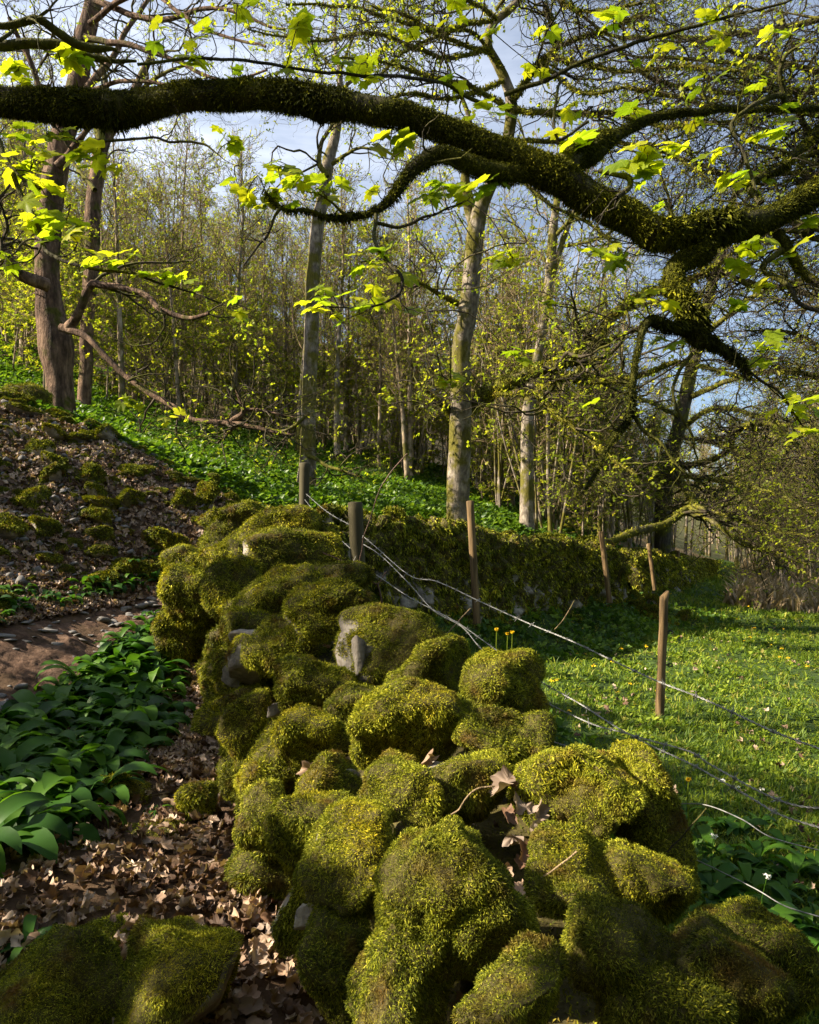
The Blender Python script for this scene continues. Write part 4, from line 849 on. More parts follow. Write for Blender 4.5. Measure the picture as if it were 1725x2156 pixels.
# ---- woodland: individual trees on the hillside -----------------------
def forest_template(k, h, r0, bark, kind):
    """returns list of (part name, mesh data)"""
    rng = np.random.default_rng(900+k)
    z = np.linspace(0, 1, 16)[:, None]; lean = rng.normal(size=2)*.05*h
    P = np.concatenate([z*0, z*0, z*h-.3], 1); P[:, :2] += lean*z**1.5+np.stack([fbm(np.c_[z*3, z*0+k, z*0], 3, 1), fbm(np.c_[z*3, z*0+k, z*0+9], 3, 2)], 1)*.35*z
    R = (r0*(1-z[:, 0]*.88)); R[0] *= 1.3
    stems = [(P, R)]
    if kind == 'coppice':
        for j in range(rng.integers(3, 6)):
            d = rng.normal(size=2)*.28*h*.4; hh = h*rng.uniform(.6, 1); Pj = np.concatenate([z*d[0]+.15*rng.normal(), z*d[1], z*hh-.3], 1); Pj[:, :2] += np.stack([fbm(np.c_[z*3, z*0+k+j, z*0], 3, 3), fbm(np.c_[z*3, z*0+k+j, z*0+9], 3, 4)], 1)*.4*z
            stems.append((Pj, r0*rng.uniform(.5, .9)*(1-z[:, 0]*.88)))
    T = (np.stack([s[0] for s in stems]), np.stack([s[1] for s in stems])); m = len(stems)
    V, F_ = join([tubes(T[0], T[1], 7)]); tm = mesh('trunk', V, F_, M[bark], smooth=True, link=False)
    if kind == 'tall':
        sp = [dict(n=26, t0=.3, t1=.99, lmin=.14*h, lmax=.30*h, ang=38, npts=9, wig=.16, up=.09, rr=.42, tip=.3, lenfall=.6), dict(n=7, t0=.2, t1=1, lmin=.05*h, lmax=.12*h, ang=38, npts=6, wig=.22, up=.08, rr=.5, tip=.4), dict(n=5, t0=.2, t1=1, lmin=.02*h, lmax=.06*h, ang=40, npts=4, wig=.25, up=.05, rr=.6, tip=.6)]
    elif kind == 'coppice':
        sp = [dict(n=max(6, 22//m), t0=.25, t1=1, lmin=.15*h, lmax=.35*h, ang=40, npts=8, wig=.2, up=.06, rr=.45, tip=.3), dict(n=6, t0=.2, t1=1, lmin=.08*h, lmax=.16*h, ang=45, npts=6, wig=.25, up=.03, rr=.5, tip=.4), dict(n=5, t0=.2, t1=1, lmin=.03*h, lmax=.07*h, ang=45, npts=4, wig=.25, up=.02, rr=.6, tip=.6)]
    else:
        sp = [dict(n=20, t0=.12, t1=1, lmin=.3*h, lmax=.6*h, ang=55, npts=8, wig=.22, up=.02, rr=.5, tip=.3, flat=.2), dict(n=7, t0=.2, t1=1, lmin=.12*h, lmax=.25*h, ang=45, npts=6, wig=.22, up=.0, rr=.55, tip=.4, flat=.3), dict(n=5, t0=.2, t1=1, lmin=.05*h, lmax=.12*h, ang=45, npts=4, wig=.22, up=.0, rr=.6, tip=.6, flat=.3)]
    lv = crown_from(T, 950+k, sp); mr = {'tall': (.014, .009, .007), 'coppice': (.01, .007, .005), 'shrub': (.007, .005, .0035), 'dense': (.007, .005, .004)}[kind]
    lv = [(P_, np.maximum(R_, m_)) for (P_, R_), m_ in zip(lv, mr)]
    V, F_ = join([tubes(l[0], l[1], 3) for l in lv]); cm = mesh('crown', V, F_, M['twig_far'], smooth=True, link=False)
    fr, sz, nn = {'tall': (.85, .08, 3), 'coppice': (1.0, .07, 6), 'shrub': (1.0, .06, 8), 'dense': (1.0, .1, 8)}[kind]
    pts = tips(lv[2], rng, fr, .4); n = len(pts)
    Z = nrm(rng.normal(size=(n, 3))*.45+np.array([0, 0, .8])); X, Y, Z = basis(Z, rng)
    V, F_, r, _ = scatter_mix([diamond(nn, q) for q in range(4)], None, pts, X, Y, Z, sz*rng.uniform(.6, 1.3, n), rng)
    lm = mesh('leaves', V, F_, M['leaf_far'], attrs={'rnd': ('FACE', r)}, link=False)
    return [('trunk', tm), ('crown', cm), ('leaves', lm)]
TALL = [forest_template(k, 13+k % 4, .13+.02*(k % 3), ['bark_forest', 'bark_forest', 'bark_pale'][k % 3], 'tall') for k in range(7)]
COPP = [forest_template(20+k, 7.5+k, .06, 'bark_pale' if k % 2 else 'bark_forest', 'coppice') for k in range(4)]
SHRB = [forest_template(40+k, 3.2+.4*k, .03, 'bark_forest', 'shrub') for k in range(4)]
DENS = [forest_template(60+k, 3.0, .03, 'bark_forest', 'dense') for k in range(2)]
def plant(tmpls, k, x, y, rz, s, name, label, cat, group, lean=0):
    e = bpy.data.objects.new(name, None); SC.collection.objects.link(e); e.empty_display_size = .2
    e.location = (x, y, float(H(x, y))-.05); e.rotation_euler = (lean*math.cos(rz*3), lean*math.sin(rz*3), rz); e.scale = (s, s, s*1.0); tag(e, label, cat, group)
    for nm, me in tmpls[k]:
        o = bpy.data.objects.new(nm, me); SC.collection.objects.link(o); o.parent = e
rng = np.random.default_rng(333)
def place(n, ylo, yhi, test, mind, spread=.66):
    out = []; tries = 0
    while len(out) < n and tries < 60000:
        tries += 1; y = math.exp(rng.uniform(math.log(ylo), math.log(yhi))); x = rng.uniform(-spread, spread)*y
        if not test(x, y): continue
        if any((x-a)**2+(y-b)**2 < (mind*(.5+y/40))**2 for a, b in out): continue
        out.append((x, y))
    return out
hillside = lambda x, y: x < wallx(y)-1.2-(y > 45)*2
for (x, y) in place(150, 19, 62, lambda x, y: hillside(x, y), 1.0):
    plant(TALL, int(rng.integers(7)), x, y, rng.uniform(0, 6.28), rng.uniform(.46, .74), 'woodland_tree', 'tall slender bare-stemmed tree in the hillside wood with a thin haze of spring leaf', 'tree', 'slender trees of the hillside wood', .04)
for (x, y) in place(80, 16, 42, lambda x, y: hillside(x, y) and (y > 21 or x > 2.5), 1.1):
    plant(COPP, int(rng.integers(4)), x, y, rng.uniform(0, 6.28), rng.uniform(.7, 1.1), 'coppiced_tree', 'clump of thin leaning poles flecked with yellow-green leaves under the taller trees', 'tree', 'many-stemmed coppice trees on the hillside', .08)
for (x, y) in place(85, 14.5, 36, lambda x, y: hillside(x, y) and (y > 20 or x > 3.5 or x < -.5*y), .9):
    plant(SHRB, int(rng.integers(4)), x, y, rng.uniform(0, 6.28), rng.uniform(.7, 1.2), 'woodland_shrub', 'twiggy understorey shrub with layers of tiny bright spring leaves', 'shrub', 'understorey shrubs below the woodland trees')
for (x, y) in place(60, 38, 75, lambda x, y: x > wallx(y)+1.5 and (y > 50 or x > .42*y), 1.0, .75):
    plant(TALL, int(rng.integers(7)), x, y, rng.uniform(0, 6.28), rng.uniform(.6, .9), 'woodland_tree', 'brown bare tree in the hedge line across the far end of the meadow', 'tree', 'far trees beyond the meadow', .04)
for (x, y) in place(55, 28, 60, lambda x, y: x > wallx(y)+1.0 and (y > 44 or x > .5*y), 1.0, .75):
    plant(COPP, int(rng.integers(4)), x, y, rng.uniform(0, 6.28), rng.uniform(.8, 1.1), 'coppiced_tree', 'leafy many-stemmed tree at the far edge of the meadow', 'tree', 'far leafy trees beyond the meadow', .08)
# unseen trees and shrubs added on the left to throw the dappled shade
for i, (x, y, s, k) in enumerate([(-11, -2.5, .7, 2), (-12.5, 2.2, .7, 4), (-9.5, -.6, .6, 5), (-7.6, 1.6, .55, 0), (-8.2, 2.6, .6, 1), (-9, 4.2, .6, 6), (-6.8, 3.6, .55, 4)]):
    plant(TALL, k, x, y, i*1.3, s, 'woodland_tree', 'unseen woodland tree added up the left slope to cast dappled shade', 'tree', 'unseen shade trees added up the left slope')
for i, (x, y, s, k) in enumerate([(-4.7, 3.0, .75, 0), (-4.9, 3.8, .7, 1), (-4.3, .45, .93, 1), (-4.9, .6, .85, 0), (-5.6, -1.6, .8, 0)]):
    plant(DENS, k, x, y, i*1.7, s, 'woodland_shrub', 'unseen leafy shrub added up the left slope to shade garlic and boulders', 'shrub', 'unseen shade shrubs added up the left slope')  # unseen shrubs, added to shade the garlic and bottom-left boulders

e = empty('sycamore_tree', (-3.6, -1.4, float(H(-3.6, -1.4)))); tag(e, 'unseen sycamore added left of the photographer, its leafy boughs shading the wall', 'tree')  # unseen tree, its boughs shaped to shade the lower right wall stones
tk = resample(np.array([(-3.6, -1.4, .3, .2), (-3.6, -1.4, 2, .16), (-3.4, -1.5, 4, .12), (-3.3, -1.6, 6, .05)]), 30); tmesh('trunk', [((tk[None, :, :3], tk[None, :, 3]), 12)], e, 'bark_brown', .1, 4)
b1 = resample(np.array([(-3.55, -1.4, 2.3, .08), (-2.9, -.6, 2.6, .06), (-2.1, .6, 2.78, .04), (-1.9, 1.8, 2.78, .015)]), 32); b2 = resample(np.array([(-3.5, -1.4, 2.8, .07), (-3.2, -.4, 3.1, .05), (-2.6, .5, 3.1, .03), (-2.3, 1.2, 3.1, .012)]), 32)
b3 = np.stack([b1, b2]); [tmesh('branch', [((b3[q:q+1, :, :3], b3[q:q+1, :, 3]), 8)], e, 'bark_brown', .1, 4) for q in (0, 1)]
rng = np.random.default_rng(44); lv = crown_from((b3[..., :3], b3[..., 3]), 44, [dict(n=30, t0=.4, t1=1, lmin=.15, lmax=.45, ang=60, npts=8, wig=.2, up=.0, rr=.4, flat=.4), dict(n=4, t0=.2, t1=1, lmin=.1, lmax=.2, ang=50, npts=5, wig=.2, up=0., rr=.6, flat=.3)])
tmesh('twigs', [(l, 4) for l in lv], e, 'twig'); pts = np.concatenate([tips(lv[1], rng, .9, .5), tips(lv[0], rng, .9, .8)]); leafmesh('leaves', pts, .095, e, 'leaf_near', rng, MAPLES, MV)
rng = np.random.default_rng(2)
for i in range(20):  # unseen trees behind the camera, added to cut down the sky light
    a = rng.uniform(.62*PI, 1.42*PI); d = rng.uniform(3.5, 11); x, y = d*math.sin(a), d*math.cos(a)
    if x < -3 and y > -2.5: continue
    plant(DENS, i % 2, x, y, i*1.7, rng.uniform(1.6, 2.6), 'woodland_tree', 'unseen leafy tree added behind the photographer to block sky light', 'tree', 'unseen leafy trees added behind the photographer')
# ------------------------------------------------------------------ ground covers
def visible_pts(n, ylo, yhi, rng, test, spread=.68, power=1.0):
    """points spread so that their count falls with distance"""
    y = np.exp(rng.uniform(math.log(ylo), math.log(yhi), n)); x = rng.uniform(-spread, spread, n)*y
    k = test(x, y); return x[k], y[k]
def ovate(n, seed, w=.3):
    rg = np.random.default_rng(seed); P = []; Q = []
    base = np.array([(0, 0, 0), (w, .35, .12), (w*.8, .7, .1), (0, 1, -.06), (-w*.8, .7, .1), (-w, .35, .12), (0, .5, .0)])
    f = np.array([[0, 1, 6, 5], [1, 2, 3, 6], [6, 3, 4, 5]])
    for k in range(n):
        a = 2*PI*k/n+rg.uniform(-.4, .4); el = rg.uniform(-.1, .9); s = rg.uniform(.7, 1.15); c, t = math.cos(a), math.sin(a)
        v = base*s; v = v@np.array([[1, 0, 0], [0, math.cos(el), math.sin(el)], [0, -math.sin(el), math.cos(el)]]); v = v@np.array([[c, t, 0], [-t, c, 0], [0, 0, 1]]); v[:, 2] += rg.uniform(0, .5)
        P.append(v); Q.append(f+7*k)
    return (np.concatenate(P), [np.concatenate(Q).astype(np.int32)])
def cover(name, label_kind, x, y, size, tms, matn, rng, zoff=0, tilt=.35, upn=1.0):
    z = H(x, y)+zoff; n = len(x); N = np.tile(np.array([0, 0, 1.]), (n, 1)); Z = nrm(N+rng.normal(size=(n, 3))*tilt*np.array([1, 1, .2])); X, Y, Z = basis(Z, rng)
    V, F_, r, _ = scatter_mix(tms, None, np.stack([x, y, z], 1), X, Y, Z, size*rng.uniform(.6, 1.35, n), rng)
    cl = np.concatenate([x[:0]])
    o = mesh(name, V, F_, M[matn], attrs={'rnd': ('FACE', r)}); tag(o, kind='stuff'); return o
rng = np.random.default_rng(808)
OV = [ovate(4, s) for s in range(5)]; OVS = [ovate(3, s+20, .24) for s in range(5)]
# green carpet on the hill behind the wall
def hilltest(x, y):
    g = (x < wallx(y)-.35) & ((y > 8.3+.25*fbm(np.c_[x*2, y*2, x*0], 2, 6)) | (x > wallx(y)+9)) & (y < 34)
    nn = fbm(np.c_[x*.35, y*.35, x*0], 3, 12); lim = 24+8*nn
    return g & (y < lim+4*rng.normal(size=len(x))) & (x > -.62*y)
x, y = visible_pts(64000, 8, 34, rng, hilltest, .62); cover('ground_cover', '', x, y, .05+.004*y, OV, 'herb', rng, .0)
# meadow
def fieldtest(x, y): return (x > wallx(y)+.42) & (x < 40)
def clump(x, y, s=1.2): return fbm(np.c_[x*s, y*s, x*0], 3, 15)
x, y = visible_pts(170000, 1.3, 45, rng, fieldtest, 1.05); c = clump(x, y); k = rng.random(len(x)) < np.clip(.62+.9*c, .12, 1); cover('meadow_herbs', '', x[k], y[k], (.012+.0052*y[k])*(.75+.7*np.clip(clump(x[k], y[k], 2.3), -.3, 1)), OVS, 'grass', rng, .01)
x, y = visible_pts(26000, 3.2, 15, rng, lambda x, y: (x > wallx(y)+.35) & (x < wallx(y)+2.6), .6); k = rng.random(len(x)) < np.clip(1.15-.55*(x-wallx(y)-.3)+.9*clump(x, y, 1.1), .0, 1); cover('wall_foot_herbs', '', x[k], y[k], .03+.005*y[k], OV, 'herb', rng, .06, .6)
def blade(seed):
    rg = np.random.default_rng(seed); P = []; T = []; Q = []
    for k in range(5):
        a = rg.uniform(0, 2*PI); L = rg.uniform(.6, 1.2); w = .05; d = np.array([math.cos(a), math.sin(a), 0]); s = np.array([-d[1], d[0], 0])*w; o = rg.normal(size=3)*np.array([.2, .2, 0])
        P += [o-s, o+s, o+d*.2*L+np.array([0, 0, .55*L])+s*.8, o+d*.2*L+np.array([0, 0, .55*L])-s*.8, o+d*.6*L+np.array([0, 0, .85*L])]
        Q.append([5*k, 5*k+1, 5*k+2, 5*k+3]); T.append([5*k+3, 5*k+2, 5*k+4])
    return (np.array(P), [np.array(T, np.int32), np.array(Q, np.int32)])
BL_ = [blade(s) for s in range(6)]
x, y = visible_pts(110000, 1.3, 40, rng, fieldtest, 1.05); c = clump(x, y, .8); k = rng.random(len(x)) < np.clip(.5-.9*c, .1, 1); cover('meadow_grass', '', x[k], y[k], .04+.006*y[k], BL_, 'grass', rng, -.01, .25)
x, y = visible_pts(9000, 18, 46, rng, lambda x, y: (x > np.maximum(wallx(y)+2, .48*y-1.2)) , .68); cover('dry_reeds', '', x, y, .5+.008*y, BL_, 'straw', rng, 0, .2)
# leaf litter
DEAD = []; 
for s in range(10):
    DEAD.append(maple((.5, 1), .3, .1, [1.8, 3.2, 4.4, 2.6][s % 4], s, .13)[0])
def littertest(x, y):
    return (x < wallx(y)+.1) & (y < 8.4) & (path_d(x, y) > -.02)
x, y = visible_pts(12000, .8, 3.9, rng, lambda x, y: littertest(x, y) & (x > -3), 1.0)
def litter(name, x, y, size, tms, zo):
    n = len(x); z = H(x, y)+zo*rng.random(n)+.005; Nn = Hn(x, y); Z = nrm(Nn+rng.normal(size=(n, 3))*.45); X, Y, Z = basis(Z, rng)
    V, F_, r, _ = scatter_mix(tms, None, np.stack([x, y, z], 1), X, Y, Z, size*rng.uniform(.55, 1.15, n), rng)
    o = mesh(name, V, F_, M['dead_leaf'], attrs={'rnd': ('FACE', r)}, smooth=False); tag(o, kind='stuff')
litter('leaf_litter', x, y, .05, DEAD, .035)
SD_ = [maple((1,), .5, .1, [1.5, 2.8][s % 2], s+30, .12)[0] for s in range(6)]
x, y = visible_pts(60000, 3.4, 8.6, rng, littertest, .66); litter('leaf_litter', x, y, .05, SD_, .03)
x, y = visible_pts(1600, 1.5, 22, rng, fieldtest, .66); k = clump(x, y, 1.7) > .05; litter('leaf_litter', x[k], y[k], .045, SD_, .06)
nwcore = [o for o in bpy.data.objects if o.name == 'rubble_core'][0].data; cv = np.zeros(len(nwcore.vertices)*3); nwcore.vertices.foreach_get('co', cv); cv = cv.reshape(-1, 3)
rng2 = np.random.default_rng(71); k = rng2.integers(0, 90*25, 700); pp = cv[k]+rng2.normal(size=(700, 3))*.03; pp[:, 2] += .03; pp = pp[(pp[:, 1] > .6)]
X, Y, Z = basis(nrm(rng2.normal(size=(len(pp), 3))*.6+np.array([0, 0, .8])), rng2); V, F_, r, _ = scatter_mix(DEAD, None, pp, X, Y, Z, .04*rng2.uniform(.5, 1.1, len(pp)), rng2)
tag(mesh('leaf_litter', V, F_, M['dead_leaf'], attrs={'rnd': ('FACE', r)}), kind='stuff')
# dead leaves lying in the hollow on top of the wall
rng = np.random.default_rng(17)
for i, (px, py, D, s, lab) in enumerate([(1165, 1775, 1.5, .055, 'large curled brown leaf lying in the hollow between the moss boulders'), (1120, 1800, 1.46, .04, None), (1180, 1805, 1.45, .04, None), (1050, 1655, 1.68, .05, 'folded brown leaf wedged behind the pale-edged boulder'), (1100, 1690, 1.66, .045, None), (1085, 1660, 1.7, .04, None), (905, 1605, 1.95, .045, 'small grey-brown leaf resting against the dark moss boulder'), (1215, 1790, 1.47, .035, None), (1130, 1760, 1.55, .04, None), (1075, 1720, 1.6, .035, None), (650, 1632, 1.85, .04, 'pale rolled leaf on the left shoulder of the wall'), (1140, 1720, 1.6, .04, None), (1090, 1775, 1.52, .035, None)]):
    tm = DEAD[i % 10]; Z = nrm(np.array([[rng.normal()*.3, -.5, .8]])); X, Y, Z = basis(Z, rng)
    V, F_ = scatter(tm, U(px, py, D)[None], X, Y, Z, np.array([s*1.25]))
    o = mesh('dead_leaf', V, F_, M['dead_leaf'], attrs={'rnd': ('FACE', np.full(sum(len(f) for f in F_), [.5, .3, .7, .45][i % 4]))}); tag(o, lab or 'small dry brown leaf caught among the moss boulders on the wall top', 'leaf', 'dead leaves on the wall top')

# ------------------------------------------------------------------ scree rocks, mossy rocks
def rock_mesh(seed, rad, moss, bare):
    rng = np.random.default_rng(seed); V, Fc = stone_shape(rad, seed, 3 if moss else 2, 0, 2.6, .35)
    if not moss:
        for a_ in nrm(rng.normal(size=(9, 3))): V = V-np.clip((V/np.asarray(rad))@a_-.5, 0, 9)[:, None]*a_*np.asarray(rad)*.95
    else: V = V*(1+.25*fbm(V*22, 3, seed)[:, None]); vn, _ = vnormals(V, Fc)
    mo = np.clip(.8+.4*fbm(V*8, 3, seed)+.45*vn[:, 2]-bare, 0, 1) if moss else np.zeros(len(V))
    a = mesh('rock', V, Fc, M['stone'] if moss else M['scree'], smooth=bool(moss), attrs={'moss': ('POINT', mo)}, link=False)
    b = None
    if moss:
        P, N, _ = sample(V, Fc, 3800, rng, np.where(mo > .5, 1., 0)*(vn[:, 2] > -.3)+1e-9)
        fv, q, t, r = fronds(P, N, .028, rng, droop=.2, spread=.8, wid=.3); b = mesh('moss', fv, [t, q], M['moss'], attrs={'rnd': ('FACE', r)}, link=False)
    return a, b
MR = [rock_mesh(700+k, (.15+.03*(k % 2), .14, .09+.02*(k % 3)), True, .1*(k % 3)) for k in range(6)]
GR = [rock_mesh(740+k, (.08, .06+.01*(k % 3), .04), False, 0)[0] for k in range(6)]
def rockobj(tm, x, y, s, rz, lab, grp, sink=.25, sc=(1, 1, 1)):
    a, b = tm; o = bpy.data.objects.new('mossy_rock', a); SC.collection.objects.link(o); o.location = (x, y, float(H(x, y))+.09*s*(1-sink*2)); o.rotation_euler = (rng.normal()*.15, rng.normal()*.15, rz); o.scale = (s*sc[0], s*sc[1], s*sc[2]); tag(o, lab, 'rock', grp)
    if b: m = bpy.data.objects.new('moss', b); SC.collection.objects.link(m); m.parent = o
rng = np.random.default_rng(414)
def screetest(x, y): return (x < np.interp(y, [4.6, 6, 7, 8.2], [-3.4, -2.9, -2.4, -2.0])) & (path_d(x, y) > .1) & (x > -.64*y) & (y < 8.6) & (y > 4.4)
x, y = visible_pts(9000, 4.2, 8.6, rng, screetest, .66); out = []
dens = fbm(np.c_[x*.9, y*.9, x*0], 3, 33)+.25*(x < -3.6)
for a, b, d in zip(x, y, dens):
    if len(out) >= 160: break
    if d < .0+.25*rng.normal(): continue
    if any((a-c)**2+(b-e)**2 < .012 for c, e in out): continue
    out.append((a, b)); rockobj(MR[int(rng.integers(6))], a, b, (.22+.85*rng.random()**1.7), rng.uniform(0, 6.28), 'low moss-covered stone among the leaf litter of the scree slope', 'mossy stones on the scree slope', .32, (rng.uniform(.8, 1.6), 1, rng.uniform(.7, 1.2)))
x, y = visible_pts(2600, 4.2, 8.6, rng, screetest, .66)
for a, b in list(zip(x, y))[:295]:
    o = bpy.data.objects.new('grey_stone', GR[int(rng.integers(6))]); SC.collection.objects.link(o); s = .2+.8*rng.random()**1.8; o.location = (a, b, float(H(a, b))+.02*s+.012); o.rotation_euler = (rng.normal()*.4, rng.normal()*.4, rng.uniform(0, 6)); o.scale = (s, s, s); tag(o, 'loose angular grey limestone on the scree slope', 'stone', 'loose grey stones on the scree')
for k in range(170):
    t = rng.uniform(.1, .95); p = resample(PATH, 50)[int(t*49)]; a = p[0]+rng.uniform(-1, 1)*p[2]; b = p[1]+rng.uniform(-.3, .3)
    o = bpy.data.objects.new('path_stone', GR[int(rng.integers(6))]); SC.collection.objects.link(o); s = .2+.9*rng.random()**2; o.location = (a, b, float(H(a, b))+.004); o.rotation_euler = (rng.normal()*.15, rng.normal()*.15, rng.uniform(0, 6)); o.scale = (s, s, s*.7); tag(o, 'dark stone bedded in the trodden earth path', 'stone', 'stones bedded in the path')
rng = np.random.default_rng(91)
for k in range(16):
    x = rng.uniform(-1.7, -.55); y = rng.uniform(1.5, 4.2)
    if x > wallx(y)-.45: x = wallx(y)-.6
    a = rng.uniform(0, PI); L_ = rng.uniform(.12, .4); z = float(H(x, y))+.03; d = np.array([math.cos(a), math.sin(a), 0])
    P = resample(np.array([(x, y, z), *(np.array([(x, y, z)])+d*L_*.5+rng.normal(size=3)*.015), (x+d[0]*L_, y+d[1]*L_, z+.01)]), 14); V, Q = tubes(P[None], np.linspace(.004, .0015, 14)[None]*rng.uniform(.6, 1.3), 5)
    tag(mesh('fallen_twig', V, Q, M['twig_far'], smooth=True), 'thin fallen twig lying in the leaf litter left of the wall', 'twig', 'fallen twigs in the leaf litter')
rng = np.random.default_rng(93); x, y = visible_pts(420000, 1.3, 8.6, rng, lambda x, y: (x < wallx(y)-.3) & (path_d(x, y) > .05), .66)
q = np.c_[x*1.6, y*1.6, x*0]; k = (fbm(q, 4, 71)+.25*fbm(q*4, 2, 5)+np.where(y > 4.6, .16-.1*(x > -2.9), -.22)) > .12; x, y = x[k][:150000], y[k][:150000]
P = np.stack([x, y, H(x, y)+.012], 1); fv, q_, t, r = fronds(P, Hn(x, y), .006+.0042*y[:, None], rng, droop=.1, wid=.24)
tag(mesh('moss_carpet', fv, [t, q_], M['moss'], attrs={'rnd': ('FACE', np.concatenate([r[:len(t)], r[len(t):]]))}), kind='stuff')
# individual near ground rocks: px, py, hw, hh, D
for i, (px, py, hw, hh, D, lab, bare) in enumerate([
 (325, 1800, 72, 48, 2.75, 'rounded moss cushion stone in the sunlit leaf litter left of the wall', -.3), (262, 1675, 52, 30, 3.1, 'small mossy stone at the edge of the wild garlic', -.3), (418, 1690, 40, 34, 2.95, 'dark mossy stone in shade between garlic and wall', -.2),
 (130, 1855, 68, 40, 2.45, 'low dark mossy stone below the garlic patch on the left', -.3), (345, 2125, 170, 105, 1.68, 'wide flat boulder with moss on top and a bare grey right flank, bottom left', .06), (80, 2150, 160, 105, 1.6, 'big shadowed moss mound in the bottom left corner', -.3),
 (45, 835, 60, 22, 9.0, 'mossy outcrop under the big left sycamore', -.2), (20, 1920, 40, 30, 2.2, 'bare grey stone at the left edge in the shade', .9), (215, 1990, 60, 34, 2.0, 'small dark mossy stone behind the wide flat boulder', -.2)]):
    rx, rz = hw*D/F, hh*D/F; c = U(px, py, D); g = float(H(c[0], c[1]+rx*.4)); 
    o = mossy_stone('mossy_rock', c+np.array([0, rx*.35, 0]), (rx*1.05, (rx+rz)*.5, rz*1.05+.02), 600+i, D, None, rot=0, bare=bare, sub=4, power=2.4, barev=(.9, -.4, 0) if i == 4 else None); tag(o, lab, 'rock')
# cope stones sitting along the far wall top
_walls = [o for o in bpy.data.objects if o.name.startswith('stone_wall')][1:]
for wl, pth, cnt_ in ((_walls[0], FW1, 34), (_walls[1], FW2, 40)):
    pr = resample(pth, 200)
    for k in range(cnt_):
        p = pr[int((k+.5+rng.uniform(-.4, .4))/cnt_*199)]; a, b = MR[int(rng.integers(6))]; o = bpy.data.objects.new('cope_stone', a); SC.collection.objects.link(o)
        s_ = rng.uniform(.9, 1.7); o.location = (p[0]+rng.normal()*.1, p[1]+rng.normal()*.05, p[2]-.03+rng.uniform(-.08, .06)); o.rotation_euler = (rng.normal()*.25, rng.normal()*.25, rng.uniform(0, 6)); o.scale = (s_, s_, s_*rng.uniform(.8, 1.3)); o.parent = wl; o.matrix_parent_inverse = wl.matrix_basis.inverted()
        m = bpy.data.objects.new('moss', b); SC.collection.objects.link(m); m.parent = o
# tumbled stones by the gap
for k in range(16):
    x = 4.3+rng.uniform(-.1, 1.3); y = 14.3+rng.uniform(-1.6, .6); rockobj(MR[k % 6], x, y, rng.uniform(.8, 1.5), k, 'fallen mossy stone below the broken gap in the far wall', 'fallen stones at the wall gap')

# ------------------------------------------------------------------ plants
def garlic_plant(seed, nl, L, fl=False):
    rg = np.random.default_rng(seed); V = []; Q = []; r = []; off = 0
    for k in range(nl):
        a = 2*PI*k/nl+rg.uniform(-.5, .5); l = L*rg.uniform(.7, 1.15); w = l*rg.uniform(.09, .145); e0 = rg.uniform(.85, 1.4); n = 9; p = np.array([0, 0, 0.]); el = e0; dr = rg.uniform(.18, .42); d = np.array([math.cos(a), math.sin(a)]); tw = rg.uniform(-.5, .5)
        row = []
        for i in range(n):
            t = i/(n-1); ww = w*(.10 if t < .2 else math.sin(PI*min(1, (t-.12)/.9))**.7)
            if i == n-1: ww = .0008
            s = np.array([-d[1]*math.cos(tw), d[0]*math.cos(tw), math.sin(tw)]); up = np.array([-d[0]*math.sin(el), -d[1]*math.sin(el), math.cos(el)])
            V += [p-s*ww+up*ww*.25, p.copy(), p+s*ww+up*ww*.25]
            p = p+np.array([d[0]*math.cos(el), d[1]*math.cos(el), math.sin(el)])*l/(n-1); el -= dr*(1+t*.6)
        for i in range(n-1):
            b = off+3*i; Q += [[b, b+1, b+4, b+3], [b+1, b+2, b+5, b+4]]; r += [0]*0
        rr = rg.random(); r += [rr]*(2*(n-1)); off += 3*n
    return mesh('wild_garlic', np.array(V), np.array(Q), M['garlic'], smooth=True, attrs={'rnd': ('FACE', np.array(r))}, link=False)
GP = [garlic_plant(s, 7+s % 4, .24) for s in range(7)]
def put(name, me, x, y, s, lab, cat, grp, z=None):
    o = bpy.data.objects.new(name, me); SC.collection.objects.link(o); o.location = (x, y, (float(H(x, y)) if z is None else z)); o.rotation_euler = (rng.normal()*.08, rng.normal()*.08, rng.uniform(0, 6.28)); o.scale = (s, s, s); tag(o, lab, cat, grp); return o
rng = np.random.default_rng(55)
# polygon strips in picture space -> ground
def region(n, poly, mind):
    P = np.array([px_ground(*p) for p in poly]); lo, hi = P.min(0), P.max(0); out = []; tries = 0
    while len(out) < n and tries < 20000:
        tries += 1; q = rng.uniform(lo, hi); c = False; j = len(P)-1
        for i in range(len(P)):
            if (P[i, 1] > q[1]) != (P[j, 1] > q[1]) and q[0] < (P[j, 0]-P[i, 0])*(q[1]-P[i, 1])/(P[j, 1]-P[i, 1])+P[i, 0]: c = not c
            j = i
        if c and not any((q[0]-a)**2+(q[1]-b)**2 < mind**2 for a, b in out): out.append(tuple(q))
    return out
for (x, y) in region(190, [(-60, 1560), (60, 1500), (150, 1450), (260, 1350), (330, 1400), (370, 1480), (350, 1560), (260, 1620), (200, 1720), (130, 1790), (-60, 1850)], .06):
    put('wild_garlic', GP[int(rng.integers(7))], x, y, rng.uniform(.85, 1.4), 'broad-leaved wild garlic plant in the dense patch between path and wall', 'plant', 'wild garlic patch beside the path')
for (x, y) in region(26, [(260, 1350), (330, 1300), (375, 1330), (360, 1420), (300, 1420)], .08):
    put('wild_garlic', GP[int(rng.integers(7))], x, y, rng.uniform(.6, .9), 'wild garlic tuft against the foot of the wall where the path bends', 'plant', 'wild garlic at the wall foot')
